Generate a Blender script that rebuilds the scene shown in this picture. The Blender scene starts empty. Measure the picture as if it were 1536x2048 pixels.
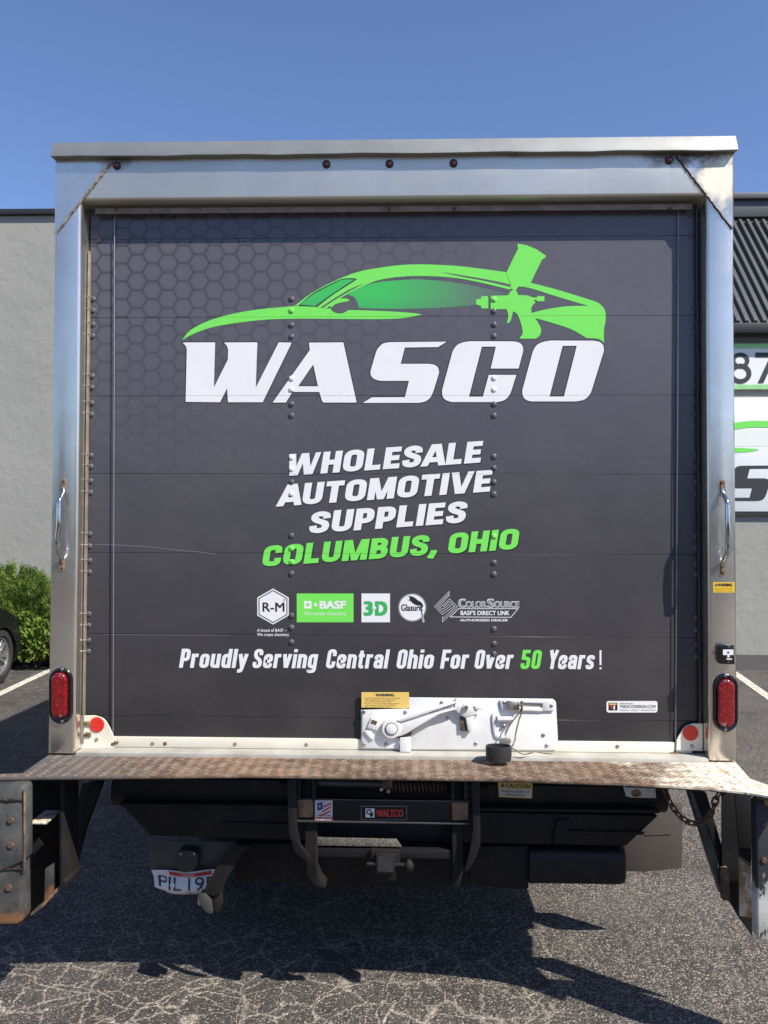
import bpy, bmesh, math, random
from mathutils import Vector, Matrix
random.seed(7)
SC = bpy.context.scene
COL = SC.collection
PI = math.pi

# ------------------------------------------------------------------ camera
CAMX, CAMD, CAMH, FPX = 0.068, 3.008, 1.65, 1690.0
YAW, PITCH, ROLL = .029, .0252, .0033
_f = Vector((-math.sin(YAW)*math.cos(PITCH), math.cos(YAW)*math.cos(PITCH), math.sin(PITCH)))
_r0 = Vector((math.cos(YAW), math.sin(YAW), 0)); _u0 = _r0.cross(_f)
_r = _r0*math.cos(ROLL) + _u0*math.sin(ROLL)
_u = _u0*math.cos(ROLL) - _r0*math.sin(ROLL)
CAM = Vector((CAMX, -CAMD, CAMH))
cd = bpy.data.cameras.new('camera'); cam = bpy.data.objects.new('camera', cd); COL.objects.link(cam)
cd.sensor_fit = 'VERTICAL'; cd.sensor_height = 24; cd.lens = 24*FPX/2048
cd.clip_start = .05; cd.clip_end = 2000
cam.matrix_world = Matrix((( _r.x, _u.x, -_f.x, CAM.x), (_r.y, _u.y, -_f.y, CAM.y), (_r.z, _u.z, -_f.z, CAM.z), (0,0,0,1)))
SC.camera = cam

# ------------------------------------------------------------------ light
SUN = Vector((.755, -.56, 1.0)).normalized()
world = bpy.data.worlds.new('World'); SC.world = world; world.use_nodes = True
wn = world.node_tree; wn.nodes.clear()
sky = wn.nodes.new('ShaderNodeTexSky'); sky.sky_type = 'NISHITA'; sky.sun_disc = False
sky.sun_elevation = math.asin(SUN.z); sky.sun_rotation = math.atan2(SUN.x, SUN.y)
sky.air_density = 1.0; sky.dust_density = .45; sky.ozone_density = 5.0; sky.altitude = 200
bg = wn.nodes.new('ShaderNodeBackground'); bg.inputs[1].default_value = .11
wo = wn.nodes.new('ShaderNodeOutputWorld')
tint = wn.nodes.new('ShaderNodeMix'); tint.data_type = 'RGBA'; tint.blend_type = 'MULTIPLY'; tint.inputs[0].default_value = 1; tint.inputs[7].default_value = (.99, .955, 1.045, 1)
wn.links.new(sky.outputs[0], tint.inputs[6]); wn.links.new(tint.outputs[2], bg.inputs[0]); wn.links.new(bg.outputs[0], wo.inputs[0])
sd = bpy.data.lights.new('sun', 'SUN'); sd.energy = 4.9; sd.angle = math.radians(.53); sd.color = (1, .945, .86)
so = bpy.data.objects.new('sun', sd); COL.objects.link(so)
so.rotation_euler = SUN.to_track_quat('Z', 'Y').to_euler(); so.location = (6, -6, 9)
SC.view_settings.view_transform = 'Standard'; SC.view_settings.look = 'None'
SC.view_settings.exposure = 0.55; SC.view_settings.gamma = 1; SC.view_settings.use_curve_mapping = False
SC.render.engine = 'CYCLES'; SC.cycles.max_bounces = 6

# ------------------------------------------------------------------ geometry of a photo point on a real plane
def ray(px, py): return (_f + _r*((px-768)/FPX) - _u*((py-1024)/FPX))
def at(px, py, Y):
    d = ray(px, py); return CAM + d*((Y-CAM.y)/d.y)
def atz(px, py, Z):
    d = ray(px, py); return CAM + d*((Z-CAM.z)/d.z)

# ------------------------------------------------------------------ materials
class NT:
    def __init__(s, name):
        s.m = bpy.data.materials.new(name); s.m.use_nodes = True; s.t = s.m.node_tree; s.t.nodes.clear()
        s.out = s.n('ShaderNodeOutputMaterial'); s.b = s.n('ShaderNodeBsdfPrincipled'); s.l(s.b.outputs[0], s.out.inputs[0])
        s.co = s.n('ShaderNodeTexCoord').outputs['Object']
    def n(s, t): return s.t.nodes.new(t)
    def l(s, a, b): s.t.links.new(a, b)
    def put(s, sock, v):
        if hasattr(v, 'is_output') or isinstance(v, bpy.types.NodeSocket): s.l(v, sock)
        elif isinstance(v, (tuple, list)) and len(v) == 3 and sock.type == 'RGBA': sock.default_value = (*v, 1)
        else: sock.default_value = v
    def set(s, **k):
        nm = {'col':'Base Color','rough':'Roughness','metal':'Metallic','normal':'Normal','spec':'Specular IOR Level','coat':'Coat Weight','crough':'Coat Roughness','alpha':'Alpha','trans':'Transmission Weight','aniso':'Anisotropic','tangent':'Tangent','ior':'IOR','sheen':'Sheen Weight'}
        for a, v in k.items(): s.put(s.b.inputs[nm[a]], v)
        return s
    def math(s, op, a, b=0., c=0., clamp=False):
        n = s.n('ShaderNodeMath'); n.operation = op; n.use_clamp = clamp
        s.put(n.inputs[0], a); s.put(n.inputs[1], b); s.put(n.inputs[2], c); return n.outputs[0]
    def mix(s, f, a, b, mode='MIX'):
        n = s.n('ShaderNodeMix'); n.data_type = 'RGBA'; n.blend_type = mode
        s.put(n.inputs[0], f); s.put(n.inputs[6], a); s.put(n.inputs[7], b); return n.outputs[2]
    def map(s, scale=(1,1,1), loc=(0,0,0), rot=(0,0,0), v=None):
        n = s.n('ShaderNodeMapping'); s.l(v or s.co, n.inputs[0]); n.inputs[1].default_value = loc; n.inputs[2].default_value = rot; n.inputs[3].default_value = scale
        return n.outputs[0]
    def noise(s, scale=5, detail=4, rough=.55, v=None, dist=0, fac=True):
        n = s.n('ShaderNodeTexNoise'); s.l(v or s.co, n.inputs['Vector'])
        n.inputs['Scale'].default_value = scale; n.inputs['Detail'].default_value = detail; n.inputs['Roughness'].default_value = rough; n.inputs['Distortion'].default_value = dist
        return n.outputs[0 if fac else 1]
    def voro(s, scale=5, feature='F1', v=None, out=0, rnd=1):
        n = s.n('ShaderNodeTexVoronoi'); n.feature = feature; s.l(v or s.co, n.inputs['Vector']); n.inputs['Scale'].default_value = scale
        n.inputs['Randomness'].default_value = rnd
        return n.outputs[out]
    def ramp(s, f, *st):
        n = s.n('ShaderNodeValToRGB'); s.l(f, n.inputs[0]); e = n.color_ramp.elements
        while len(e) < len(st): e.new(.5)
        for i, (p, c) in enumerate(st):
            e[i].position = p; e[i].color = (c, c, c, 1) if not isinstance(c, (tuple, list)) else (*c, 1)
        return n.outputs[0]
    def bump(s, h, strength=.3, dist=.01, prev=None):
        n = s.n('ShaderNodeBump'); s.put(n.inputs['Height'], h); n.inputs['Strength'].default_value = strength; n.inputs['Distance'].default_value = dist
        if prev is not None: s.l(prev, n.inputs['Normal'])
        return n.outputs[0]
    def xyz(s, v=None):
        n = s.n('ShaderNodeSeparateXYZ'); s.l(v or s.co, n.inputs[0]); return n.outputs

def simple(name, col, rough=.5, metal=0, col2=None, ns=14, lo=.35, hi=.7, bump=0, bs=60, bd=.003, coat=0, rvar=.12, spec=.5):
    t = NT(name)
    f = t.noise(ns, 6, .6)
    c = t.mix(t.ramp(f, (lo, 0.), (hi, 1.)), col, col2 or tuple(min(1, x*.8) for x in col))
    r = t.math('ADD', rough-rvar/2, t.math('MULTIPLY', t.noise(ns*2.3, 4), rvar))
    t.set(col=c, rough=r, metal=metal, coat=coat, spec=spec)
    if bump: t.set(normal=t.bump(t.noise(bs, 5, .65), bump, bd))
    return t.m

M = {}
def build_materials():
    M['white'] = simple('white_vinyl', (.72,.72,.72), .38, col2=(.69,.69,.70), ns=9, rvar=.05)
    M['green'] = simple('green_vinyl', (.17,.68,.09), .38, col2=(.16,.65,.09), ns=9, rvar=.05)
    M['logo_green'] = simple('sign_green', (.09,.50,.10), .45, rvar=.05)
    M['sign_pale'] = simple('sign_pale_green', (.30,.66,.27), .5, rvar=.05)
    M['three_green'] = simple('emerald_vinyl', (.04,.40,.10), .4, rvar=.05)
    M['ink'] = simple('black_vinyl', (.018,.018,.022), .4, rvar=.05)
    M['grey_ink'] = simple('grey_print', (.24,.24,.25), .45, rvar=.05)
    M['wrapflat'] = simple('charcoal_vinyl', (.095,.092,.102), .45, rvar=.05)
    M['signblack'] = simple('sign_charcoal', (.03,.034,.036), .5, rvar=.05)
    M['signwhite'] = simple('sign_white', (.74,.75,.75), .45, col2=(.70,.72,.73), rvar=.05)
    M['cream'] = simple('cream_paint', (.74,.71,.60), .38, col2=(.66,.61,.48), ns=5, bump=.08, bs=25)
    M['latch'] = simple('white_latch_paint', (.74,.74,.73), .36, col2=(.66,.65,.62), ns=12, bump=.15, bs=70, bd=.002)
    M['sill'] = simple('grey_sill', (.44,.43,.38), .5, col2=(.30,.28,.24), ns=7, bump=.2, bs=40)
    M['bolt'] = simple('zinc_bolt', (.42,.41,.38), .45, .7, col2=(.25,.2,.15), ns=60)
    M['rustbolt'] = simple('rusty_bolt', (.16,.09,.05), .75, .3, col2=(.07,.05,.04), ns=90, bump=.3, bs=200, bd=.001)
    M['black'] = simple('black_rubber', (.022,.022,.024), .42, col2=(.03,.03,.032), rvar=.1)
    M['gloss_black'] = simple('gloss_black_bezel', (.012,.012,.013), .2, rvar=.05)
    M['dark'] = simple('dark_grimy_steel', (.011,.0105,.010), .65, .1, col2=(.028,.021,.016), ns=11, lo=.45, hi=.8, spec=.25, bump=.35, bs=45)
    M['dark2'] = simple('black_liftgate_paint', (.010,.010,.011), .5, .1, spec=.3, col2=(.022,.020,.018), ns=8, lo=.5, hi=.8, bump=.3, bs=70)
    M['greysteel'] = simple('grey_galvanised', (.09,.093,.095), .5, .5, col2=(.05,.048,.045), ns=14, bump=.2)
    M['sunlit_grime'] = simple('sunlit_road_grime', (.15,.14,.115), .9, col2=(.06,.056,.048), ns=90, lo=.4, hi=.6, spec=.2)  # pale tan carries the sunlight on the lower beam's grime
    M['brown'] = simple('brown_rubber_flap', (.075,.058,.048), .7, col2=(.055,.045,.04), ns=5, bump=.15, bs=120)
    M['red_lens'] = None
    M['yellow'] = simple('yellow_sticker', (.72,.52,.14), .5, col2=(.66,.45,.12), ns=20, rvar=.05)
    M['yellow2'] = simple('bright_yellow_sticker', (.80,.52,.03), .45, rvar=.05)
    M['stickwhite'] = simple('dirty_white_sticker', (.55,.55,.52), .5, col2=(.28,.25,.2), ns=30, lo=.5, hi=.75)
    M['stickred'] = simple('red_print', (.50,.03,.03), .5)
    M['stickblue'] = simple('blue_print', (.03,.06,.25), .5)
    M['chrome'] = simple('chromed_bar', (.62,.62,.62), .14, 1, col2=(.5,.5,.52), ns=30)
    M['reflector'] = simple('red_reflector', (.62,.03,.015), .45, rvar=.1)
    M['screw'] = simple('screw_head', (.5,.5,.5), .3, .9)
    M['wire'] = simple('steel_cable', (.30,.30,.31), .4, .7)
    M['boxwall'] = simple('cargo_wall_wrap', (.045,.045,.05), .35)
    M['tyre'] = simple('tyre_rubber', (.02,.02,.021), .75, bump=.2)
    M['tan'] = simple('tan_seal', (.26,.22,.18), .7, col2=(.14,.12,.095), ns=20, bump=.2)
    M['rope'] = simple('dirty_rope', (.25,.21,.13), .85, col2=(.12,.1,.07), ns=60, bump=.5, bs=300)

    # clear red lamp lens
    t = NT('red_lens'); v = t.map((85, 85, 85)); d = t.voro(1., 'F1', v=v)
    t.set(col=t.mix(t.ramp(d, (.05, 1.), (.35, 0.)), (.16,.002,.004), (.50,.012,.012)), rough=.12, coat=1., crough=.05,
          normal=t.bump(d, .3, .004)); M['red_lens'] = t.m
    t = NT('marker_lens'); t.set(col=(.16,.012,.014), rough=.25, coat=.6); M['marker'] = t.m

    # brushed stainless of the rear frame
    def steel(name, stretch, rg0, dif, base=(.82,.765,.68)):
        t = NT(name); v = t.map(stretch)
        br = t.noise(1., 5, .7, v=v)
        blot = t.noise(3.2, 5, .6); X, Y, Z = t.xyz()
        c = t.mix(t.ramp(blot, (.35, 0.), (.7, 1.)), base, tuple(x*.86 for x in base))
        fine = t.noise(45, 3, .7)
        c = t.mix(t.ramp(fine, (.66, 0.), (.78, .35)), c, (.16,.15,.13))
        # milky patch at the upper right corner: sun glint painted over clearcoat remnants
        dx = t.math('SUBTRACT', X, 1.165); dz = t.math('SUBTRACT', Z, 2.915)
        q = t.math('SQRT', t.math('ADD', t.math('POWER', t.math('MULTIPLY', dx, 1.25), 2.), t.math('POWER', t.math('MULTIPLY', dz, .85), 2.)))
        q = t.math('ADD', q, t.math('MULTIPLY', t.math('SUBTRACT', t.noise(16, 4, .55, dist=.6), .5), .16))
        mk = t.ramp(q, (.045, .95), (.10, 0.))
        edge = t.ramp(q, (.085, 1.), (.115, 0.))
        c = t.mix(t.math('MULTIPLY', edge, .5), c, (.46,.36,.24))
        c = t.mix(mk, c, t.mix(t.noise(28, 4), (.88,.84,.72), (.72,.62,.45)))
        # grime under the drip rail and round the welds
        g = t.math('MULTIPLY', t.ramp(t.math('ADD', Z, t.math('MULTIPLY', t.noise(24, 5, v=t.map((1,1,.25))), .06)), (0., 0.), (1., 1.)), 1.)
        gz = t.math('SUBTRACT', t.math('ADD', Z, t.math('MULTIPLY', t.noise(9, 6, .7), .09)), 3.058)
        gm = t.math('MULTIPLY', gz, 40., clamp=True)
        c = t.mix(t.math('MULTIPLY', gm, .8), c, (.09,.07,.05))
        for (sx_, sz_, r_) in ((-.993, 3.022, .035), (.985, 3.022, .045), (-.545, 3.03, .012), (.43, 3.03, .022), (1.10, 3.028, .05), (-1.155, 3.03, .02)):
            sq = t.math('SQRT', t.math('ADD', t.math('POWER', t.math('MULTIPLY', t.math('SUBTRACT', X, sx_), .6), 2.), t.math('POWER', t.math('SUBTRACT', Z, sz_), 2.)))
            sq = t.math('ADD', t.math('DIVIDE', sq, r_*1.7), t.math('MULTIPLY', t.math('SUBTRACT', t.noise(30, 5, .7), .5), 1.3))
            sm_ = t.math('MULTIPLY', t.math('SUBTRACT', 1., sq), 1.6, clamp=True)
            c = t.mix(t.math('MULTIPLY', sm_, .85), c, (.05,.038,.028)); gm = t.math('MAXIMUM', gm, sm_)
        # scattered scuffs
        sc = t.ramp(t.noise(1., 4, .7, v=t.map((14, 14, 60), rot=(0, .5, 0))), (.70, 0.), (.80, .4))
        c = t.mix(sc, c, (.40,.38,.34))
        # rust runs on the extreme right edge
        rr = t.math('MULTIPLY', t.math('SUBTRACT', t.math('ADD', X, t.math('MULTIPLY', t.noise(20, 4, v=t.map((1,1,.2))), .012)), 1.2195), 200., clamp=True)
        c = t.mix(t.math('MULTIPLY', rr, t.ramp(Z, (0., 0.), (1., 1.))), c, (.22,.12,.06))
        # vertical water streaks low on the posts
        st = t.noise(1., 3, .6, v=t.map((55, 20, 1.6)))
        c = t.mix(t.math('MULTIPLY', t.ramp(st, (.60, 0.), (.74, 1.)), .35), c, (.68,.66,.62))
        metal = t.math('SUBTRACT', 1., t.math('MULTIPLY', t.math('MAXIMUM', t.math('MAXIMUM', mk, dif), t.math('MULTIPLY', gm, .8)), .95))
        rough = t.math('ADD', rg0, t.math('ADD', t.math('MULTIPLY', t.ramp(t.noise(7, 6, .75, dist=.5), (.4, 0.), (.7, 1.)), .07), t.math('ADD', t.math('MULTIPLY', br, .14), t.math('MULTIPLY', mk, .3))))
        t.set(col=c, metal=metal, rough=rough, normal=t.bump(t.noise(5, 3), .10, .006, prev=t.bump(br, .07, .001)))
        return t.m
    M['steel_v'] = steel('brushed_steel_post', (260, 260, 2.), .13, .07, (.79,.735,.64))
    M['steel_h'] = steel('brushed_steel_header', (2., 260, 260), .26, .17, (.62,.585,.51))
    M['rail'] = simple('painted_drip_rail', (.27,.28,.275), .5, .6, col2=(.22,.225,.22), ns=6, bump=.1, bs=20)
    t = NT('weld_bead'); t.set(col=t.mix(t.ramp(t.noise(70, 4), (.4, 0.), (.65, 1.)), (.40,.33,.24), (.10,.07,.05)), rough=.55, metal=.5, normal=t.bump(t.noise(160, 3), .5, .003)); M['weld'] = t.m
    t = NT('dark_weld_bead'); t.set(col=t.mix(t.ramp(t.noise(70, 4), (.4, 0.), (.65, 1.)), (.10,.08,.05), (.03,.025,.02)), rough=.5, metal=.5, normal=t.bump(t.noise(160, 3), .5, .003)); M['weld2'] = t.m

    # printed door wrap with a fading honeycomb
    t = NT('printed_wrap'); X, Y, Z = t.xyz()
    s = .0385*math.sqrt(3)      # hex width (distance across flats)
    def hexd(px_, py_):
        # pointy in (u,v); u along Z and v along X gives flat-topped cells
        def cell(u, v): 
            mu = t.math('SUBTRACT', t.math('FLOORED_MODULO', u, 1.), .5); mv = t.math('SUBTRACT', t.math('FLOORED_MODULO', v, 1.7320508), .8660254)
            return mu, mv
        a = cell(px_, py_); b = cell(t.math('SUBTRACT', px_, .5), t.math('SUBTRACT', py_, .8660254))
        def d(c):
            au, av = t.math('ABSOLUTE', c[0]), t.math('ABSOLUTE', c[1])
            return t.math('MAXIMUM', au, t.math('ADD', t.math('MULTIPLY', au, .5), t.math('MULTIPLY', av, .8660254)))
        return t.math('MINIMUM', d(a), d(b))
    hd = hexd(t.math('ADD', t.math('DIVIDE', Z, s), .28), t.math('ADD', t.math('DIVIDE', X, s), 40.1))
    line = t.ramp(hd, (.425, 0.), (.455, 1.))
    inner = t.ramp(hd, (.25, 0.), (.5, 1.))
    fade = t.math('MULTIPLY', t.math('SUBTRACT', 1., t.math('MULTIPLY', t.math('ADD', X, .9), .62), clamp=True), 1., clamp=True)
    fz = t.math('MULTIPLY', t.math('SUBTRACT', Z, 1.75), 1.1, clamp=True)
    fade = t.math('MULTIPLY', t.math('MAXIMUM', fade, .10), t.math('MAXIMUM', fz, .07))
    pg = t.math('MULTIPLY', t.math('SUBTRACT', Z, .95), .65, clamp=True)  # print paler towards the top, the sky's gloss reflection painted in
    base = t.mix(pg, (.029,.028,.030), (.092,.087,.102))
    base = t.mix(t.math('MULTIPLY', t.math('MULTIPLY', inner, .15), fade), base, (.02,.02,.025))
    c = t.mix(t.math('MULTIPLY', line, t.math('MULTIPLY', fade, .60)), base, (.022,.022,.028))
    grime = t.ramp(t.noise(2.2, 6, .65), (.42, 0.), (.78, .24)); c = t.mix(grime, c, (.13,.115,.105))
    c = t.mix(t.ramp(t.noise(190, 2, .5), (.74, 0.), (.80, .35)), c, (.2,.19,.19))
    wav = t.noise(1., 4, .6, v=t.map((3.5, 1, 34)))
    b1 = t.bump(t.noise(4.5, 3), .2, .014); b2 = t.bump(wav, .05, .006, prev=b1)
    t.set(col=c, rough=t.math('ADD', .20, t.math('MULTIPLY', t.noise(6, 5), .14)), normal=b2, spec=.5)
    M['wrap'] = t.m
    # scraped bottom of the same wrap: plain print for the side jambs
    # tinted car glass printed on the door: green fading into the wrap colour towards the nozzle
    t = NT('printed_glass_gradient'); X, Y, Z = t.xyz()
    g = t.math('MULTIPLY', t.math('SUBTRACT', X, -.02), 2.6, clamp=True)
    up = t.math('MULTIPLY', t.math('SUBTRACT', Z, 2.41), 9., clamp=True)
    c = t.mix(up, (.05,.24,.10), (.045,.44,.09)); c = t.mix(g, c, (.10,.135,.12)); t.set(col=c, rough=.35); M['glassgrad'] = t.m
    t = NT('sign_glass_gradient'); X, Y, Z = t.xyz()
    up = t.math('MULTIPLY', t.math('SUBTRACT', Z, 2.98), 3.5, clamp=True)
    t.set(col=t.mix(up, (.70,.74,.69), (.30,.66,.27)), rough=.5); M['signgrad'] = t.m

    # rusty tread plate
    def plate(name, dots):
        t = NT(name); X, Y, Z = t.xyz()
        n1 = t.noise(3.3, 7, .65); n2 = t.noise(22, 6, .7); n3 = t.noise(120, 3, .6)
        c = t.mix(t.ramp(n1, (.35, 0.), (.62, 1.)), (.060,.034,.021), (.155,.100,.066))
        c = t.mix(t.ramp(n2, (.44, 0.), (.66, .9)), c, (.29,.22,.16))
        c = t.mix(t.ramp(n3, (.55, 0.), (.72, .8)), c, (.05,.035,.03))
        og = t.ramp(t.noise(4.3, 6, .7, v=t.map((1, 1.6, 1), (5, 2, 0))), (.52, 0.), (.66, .65)); c = t.mix(og, c, (.27,.14,.075))
        lm = t.math('MULTIPLY', t.math('ADD', t.math('SUBTRACT', -.72, X), t.math('MULTIPLY', t.math('SUBTRACT', n2, .5), .9)), 3., clamp=True)
        c = t.mix(t.math('MULTIPLY', lm, .8), c, (.075,.08,.08))
        rm = t.math('ADD', t.math('SUBTRACT', X, .84), t.math('MULTIPLY', t.math('SUBTRACT', t.noise(7, 7, .7, v=t.map((1, 2.2, 1))), .5), 1.1))
        rm = t.math('MULTIPLY', rm, 5., clamp=True)
        c = t.mix(t.math('MULTIPLY', rm, t.ramp(t.noise(60, 5, .7), (.32, 0.), (.44, 1.))), c, (.72,.66,.54))
        om = t.math('MULTIPLY', t.math('SUBTRACT', X, .8), 3., clamp=True)
        c = t.mix(t.math('MULTIPLY', om, t.ramp(t.noise(17, 5), (.56, 0.), (.66, .7))), c, (.38,.20,.08))
        if dots: c = t.mix(t.math('SUBTRACT', .38, t.math('MULTIPLY', rm, .3)), c, (.29,.205,.145))
        t.set(col=c, rough=.75, metal=.15, normal=t.bump(n3, .5, .003)); return t.m
    M['plate'] = plate('rusty_tread_plate', False); M['tread'] = plate('worn_tread_lozenge', True)

    # bracket paint: grey, scuffed, rust creeping from the bottom
    def bracket(name, base, base2, peel):
        t = NT(name); X, Y, Z = t.xyz()
        c = t.mix(t.ramp(t.noise(6, 6, .65, dist=.4), (.4, 0.), (.68, 1.)), base, base2)
        rz = t.math('MULTIPLY', t.math('SUBTRACT', t.math('ADD', .455, t.math('MULTIPLY', t.math('SUBTRACT', t.noise(11, 6, .7), .5), .22)), Z), 30., clamp=True)
        if peel:
            pz = t.math('MULTIPLY', t.math('SUBTRACT', .615, Z), 9., clamp=True)
            pm = t.math('MULTIPLY', t.math('SUBTRACT', t.math('ADD', t.noise(26, 6, .7, v=t.map((1, 1, .45))), t.math('MULTIPLY', pz, .2)), .56), 40., clamp=True)
            c = t.mix(t.math('MULTIPLY', pm, pz), c, (.66,.66,.60))
            rz = t.math('MULTIPLY', rz, .25)
        c = t.mix(rz, c, t.mix(t.noise(45, 5), (.26,.12,.05), (.12,.07,.04)))
        sp = t.ramp(t.noise(38, 6, .7), (.62, 0.), (.70, .7)); c = t.mix(sp, c, (.17,.09,.05))
        t.set(col=c, rough=.6, metal=.1, normal=t.bump(t.noise(40, 5), .25, .003)); return t.m
    M['brk'] = bracket('scuffed_grey_bracket', (.030,.031,.032), (.105,.105,.095), False)
    M['brk2'] = bracket('peeling_black_bracket', (.022,.024,.028), (.035,.035,.038), True)
    t = NT('brown_rust'); t.set(col=t.mix(t.ramp(t.noise(13, 6, .7), (.42, 0.), (.6, 1.)), (.075,.055,.04), (.26,.155,.085)), rough=.8, normal=t.bump(t.noise(80, 4), .4, .003)); M['rust'] = t.m
    t = NT('chain_rust'); t.set(col=t.mix(t.noise(50, 4), (.07,.04,.03), (.18,.10,.07)), rough=.7, metal=.4, normal=t.bump(t.noise(200, 3), .4, .002)); M['chain'] = t.m
    t = NT('flaking_tan_rust'); t.set(col=t.mix(t.ramp(t.noise(24, 7, .75, v=t.map((1,1,.5))), (.46, 0.), (.54, 1.)), (.34,.22,.11), (.62,.57,.46)), rough=.8, normal=t.bump(t.noise(60, 4), .5, .004)); M['flake'] = t.m

    # asphalt
    t = NT('old_asphalt'); X, Y, Z = t.xyz()
    wob = t.noise(5, 4, .6, fac=False)
    va = t.n('ShaderNodeVectorMath'); va.operation = 'MULTIPLY_ADD'; t.l(wob, va.inputs[0]); va.inputs[1].default_value = (.16,.16,0); t.l(t.co, va.inputs[2])
    wob2 = t.noise(45, 3, .6, fac=False)
    vb = t.n('ShaderNodeVectorMath'); vb.operation = 'MULTIPLY_ADD'; t.l(wob2, vb.inputs[0]); vb.inputs[1].default_value = (.022,.022,0); t.l(va.outputs[0], vb.inputs[2])
    flat = t.map((1, 1, 0), v=vb.outputs[0])
    e1 = t.voro(7.2, 'DISTANCE_TO_EDGE', v=flat); e2 = t.voro(3.1, 'DISTANCE_TO_EDGE', v=flat)
    crk = t.math('MAXIMUM', t.ramp(e1, (.009, 1.), (.036, 0.)), t.ramp(e2, (.004, 1.), (.018, 0.)))
    brk = t.ramp(t.noise(3.2, 5, .7), (.34, 0.), (.50, 1.))
    crk = t.math('MULTIPLY', crk, t.math('MULTIPLY', brk, t.ramp(t.noise(60, 4, .7), (.36, .15), (.53, 1.))))
    near = t.math('SUBTRACT', 1., t.math('MULTIPLY', t.math('SUBTRACT', Y, .02), 1.3, clamp=True))  # cracks fade where the truck's shadow lies, shade put into the colour
    rightf = t.math('SUBTRACT', 1., t.math('MULTIPLY', t.math('SUBTRACT', X, .05), .9, clamp=True))
    near = t.math('MAXIMUM', near, .22)
    crk = t.math('MULTIPLY', crk, t.math('MULTIPLY', near, t.math('MAXIMUM', rightf, .22)))
    agg = t.voro(98, 'F1', out=1); av = t.n('ShaderNodeSeparateColor'); t.l(agg, av.inputs[0])
    cell = t.voro(98, 'F1'); agg2 = t.n('ShaderNodeSeparateColor'); t.l(t.voro(210, 'F1', out=1), agg2.inputs[0])
    big = t.noise(.8, 5, .6)
    cover = t.math('ADD', t.math('MULTIPLY', t.math('ADD', X, .5), .35, clamp=True), t.math('MULTIPLY', t.math('SUBTRACT', big, .5), .8))
    th = t.math('SUBTRACT', .80, t.math('MULTIPLY', cover, .62))
    st = t.math('MULTIPLY', t.math('SUBTRACT', av.outputs[0], th), 7., clamp=True)
    st = t.math('MULTIPLY', st, t.ramp(cell, (.38, 1.), (.62, .15)))
    c = t.mix(t.ramp(big, (.35, 0.), (.7, 1.)), (.050,.044,.039), (.082,.073,.064))
    stone = t.mix(av.outputs[2], (.15,.125,.10), (.38,.33,.275))
    c = t.mix(t.math('MULTIPLY', st, .85), c, stone)
    c = t.mix(t.ramp(agg2.outputs[1], (.90, 0.), (.95, .7)), c, (.45,.41,.36))
    c = t.mix(t.ramp(agg2.outputs[2], (.72, 0.), (.86, .7)), c, (.014,.013,.012))
    fary = t.math('MULTIPLY', t.math('SUBTRACT', Y, 1.6), .35, clamp=True)
    c = t.mix(t.math('MULTIPLY', fary, .5), c, (.055,.054,.054))
    sand = t.mix(t.noise(90, 3), (.58,.50,.40), (.38,.32,.26))
    c = t.mix(t.math('MULTIPLY', crk, .88), c, sand)
    pale = t.math('MULTIPLY', t.ramp(t.noise(1.1, 4, .5, v=t.map((1,1,1), (3.3,1.7,0))), (.5, 0.), (.72, .35)), 1.)
    c = t.mix(t.math('MULTIPLY', pale, t.ramp(av.outputs[1], (.5, 0.), (.6, 1.))), c, (.2,.18,.165))
    oil = t.math('MULTIPLY', t.ramp(t.noise(1.7, 6, .62, v=t.map((1, 1.5, 1), (7.1, 3.4, 0))), (.56, 0.), (.68, .5)), 1.)
    c = t.mix(oil, c, (.022,.021,.021))
    c = t.mix(t.ramp(t.noise(6.5, 5, .7), (.5, 0.), (.75, .22)), c, (.17,.145,.12))
    h = t.math('SUBTRACT', t.math('MULTIPLY', t.ramp(cell, (.1, 1.), (.6, 0.)), .6), t.math('MULTIPLY', crk, .7))
    t.set(col=c, rough=.86, spec=.35, normal=t.bump(t.math('ADD', h, t.noise(40, 4)), .8, .007)); M['asphalt'] = t.m
    t = NT('dark_asphalt_kerb'); t.set(col=t.mix(t.noise(30, 5), (.03,.03,.031), (.055,.052,.05)), rough=.85, normal=t.bump(t.noise(90, 4), .6, .006)); M['kerb'] = t.m
    t = NT('worn_line_paint'); n = t.ramp(t.noise(26, 6, .7), (.36, 0.), (.5, 1.))
    t.set(col=t.mix(n, (.10,.095,.09), (.60,.56,.47)), rough=.75, normal=t.bump(t.noise(120, 3), .4, .003)); M['line'] = t.m

    # painted block / stucco wall
    def wall(name, a, b, course):
        t = NT(name)
        c = t.mix(t.ramp(t.noise(.9, 7, .6), (.35, 0.), (.7, 1.)), a, b)
        c = t.mix(t.ramp(t.noise(4, 6, .7, v=t.map((1, 1, .3))), (.6, 0.), (.8, .22)), c, tuple(x*.7 for x in a))
        cr = t.math('MULTIPLY', t.ramp(t.voro(.55, 'DISTANCE_TO_EDGE', v=t.map((1, 1, 1.6))), (.0, 1.), (.007, 0.)), t.ramp(t.noise(1.3, 4), (.5, 0.), (.62, .5)))
        c = t.mix(cr, c, tuple(x*.5 for x in a))
        h = t.noise(7, 6, .6); hh = t.noise(70, 4, .6)
        nb = t.bump(hh, .25, .006, prev=t.bump(h, .35, .03))
        t.set(col=c, rough=.85, normal=nb); return t.m
    M['wall'] = wall('painted_stucco', (.275,.275,.25), (.31,.305,.275), 0)
    M['metalroof'] = simple('dark_roof_metal', (.085,.088,.09), .45, .3, col2=(.10,.10,.10), ns=4)
    M['roofdark'] = simple('black_fascia', (.02,.02,.022), .5)
    t = NT('leaf_green'); oi = t.n('ShaderNodeNewGeometry'); X, Y, Z = t.xyz()
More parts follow.
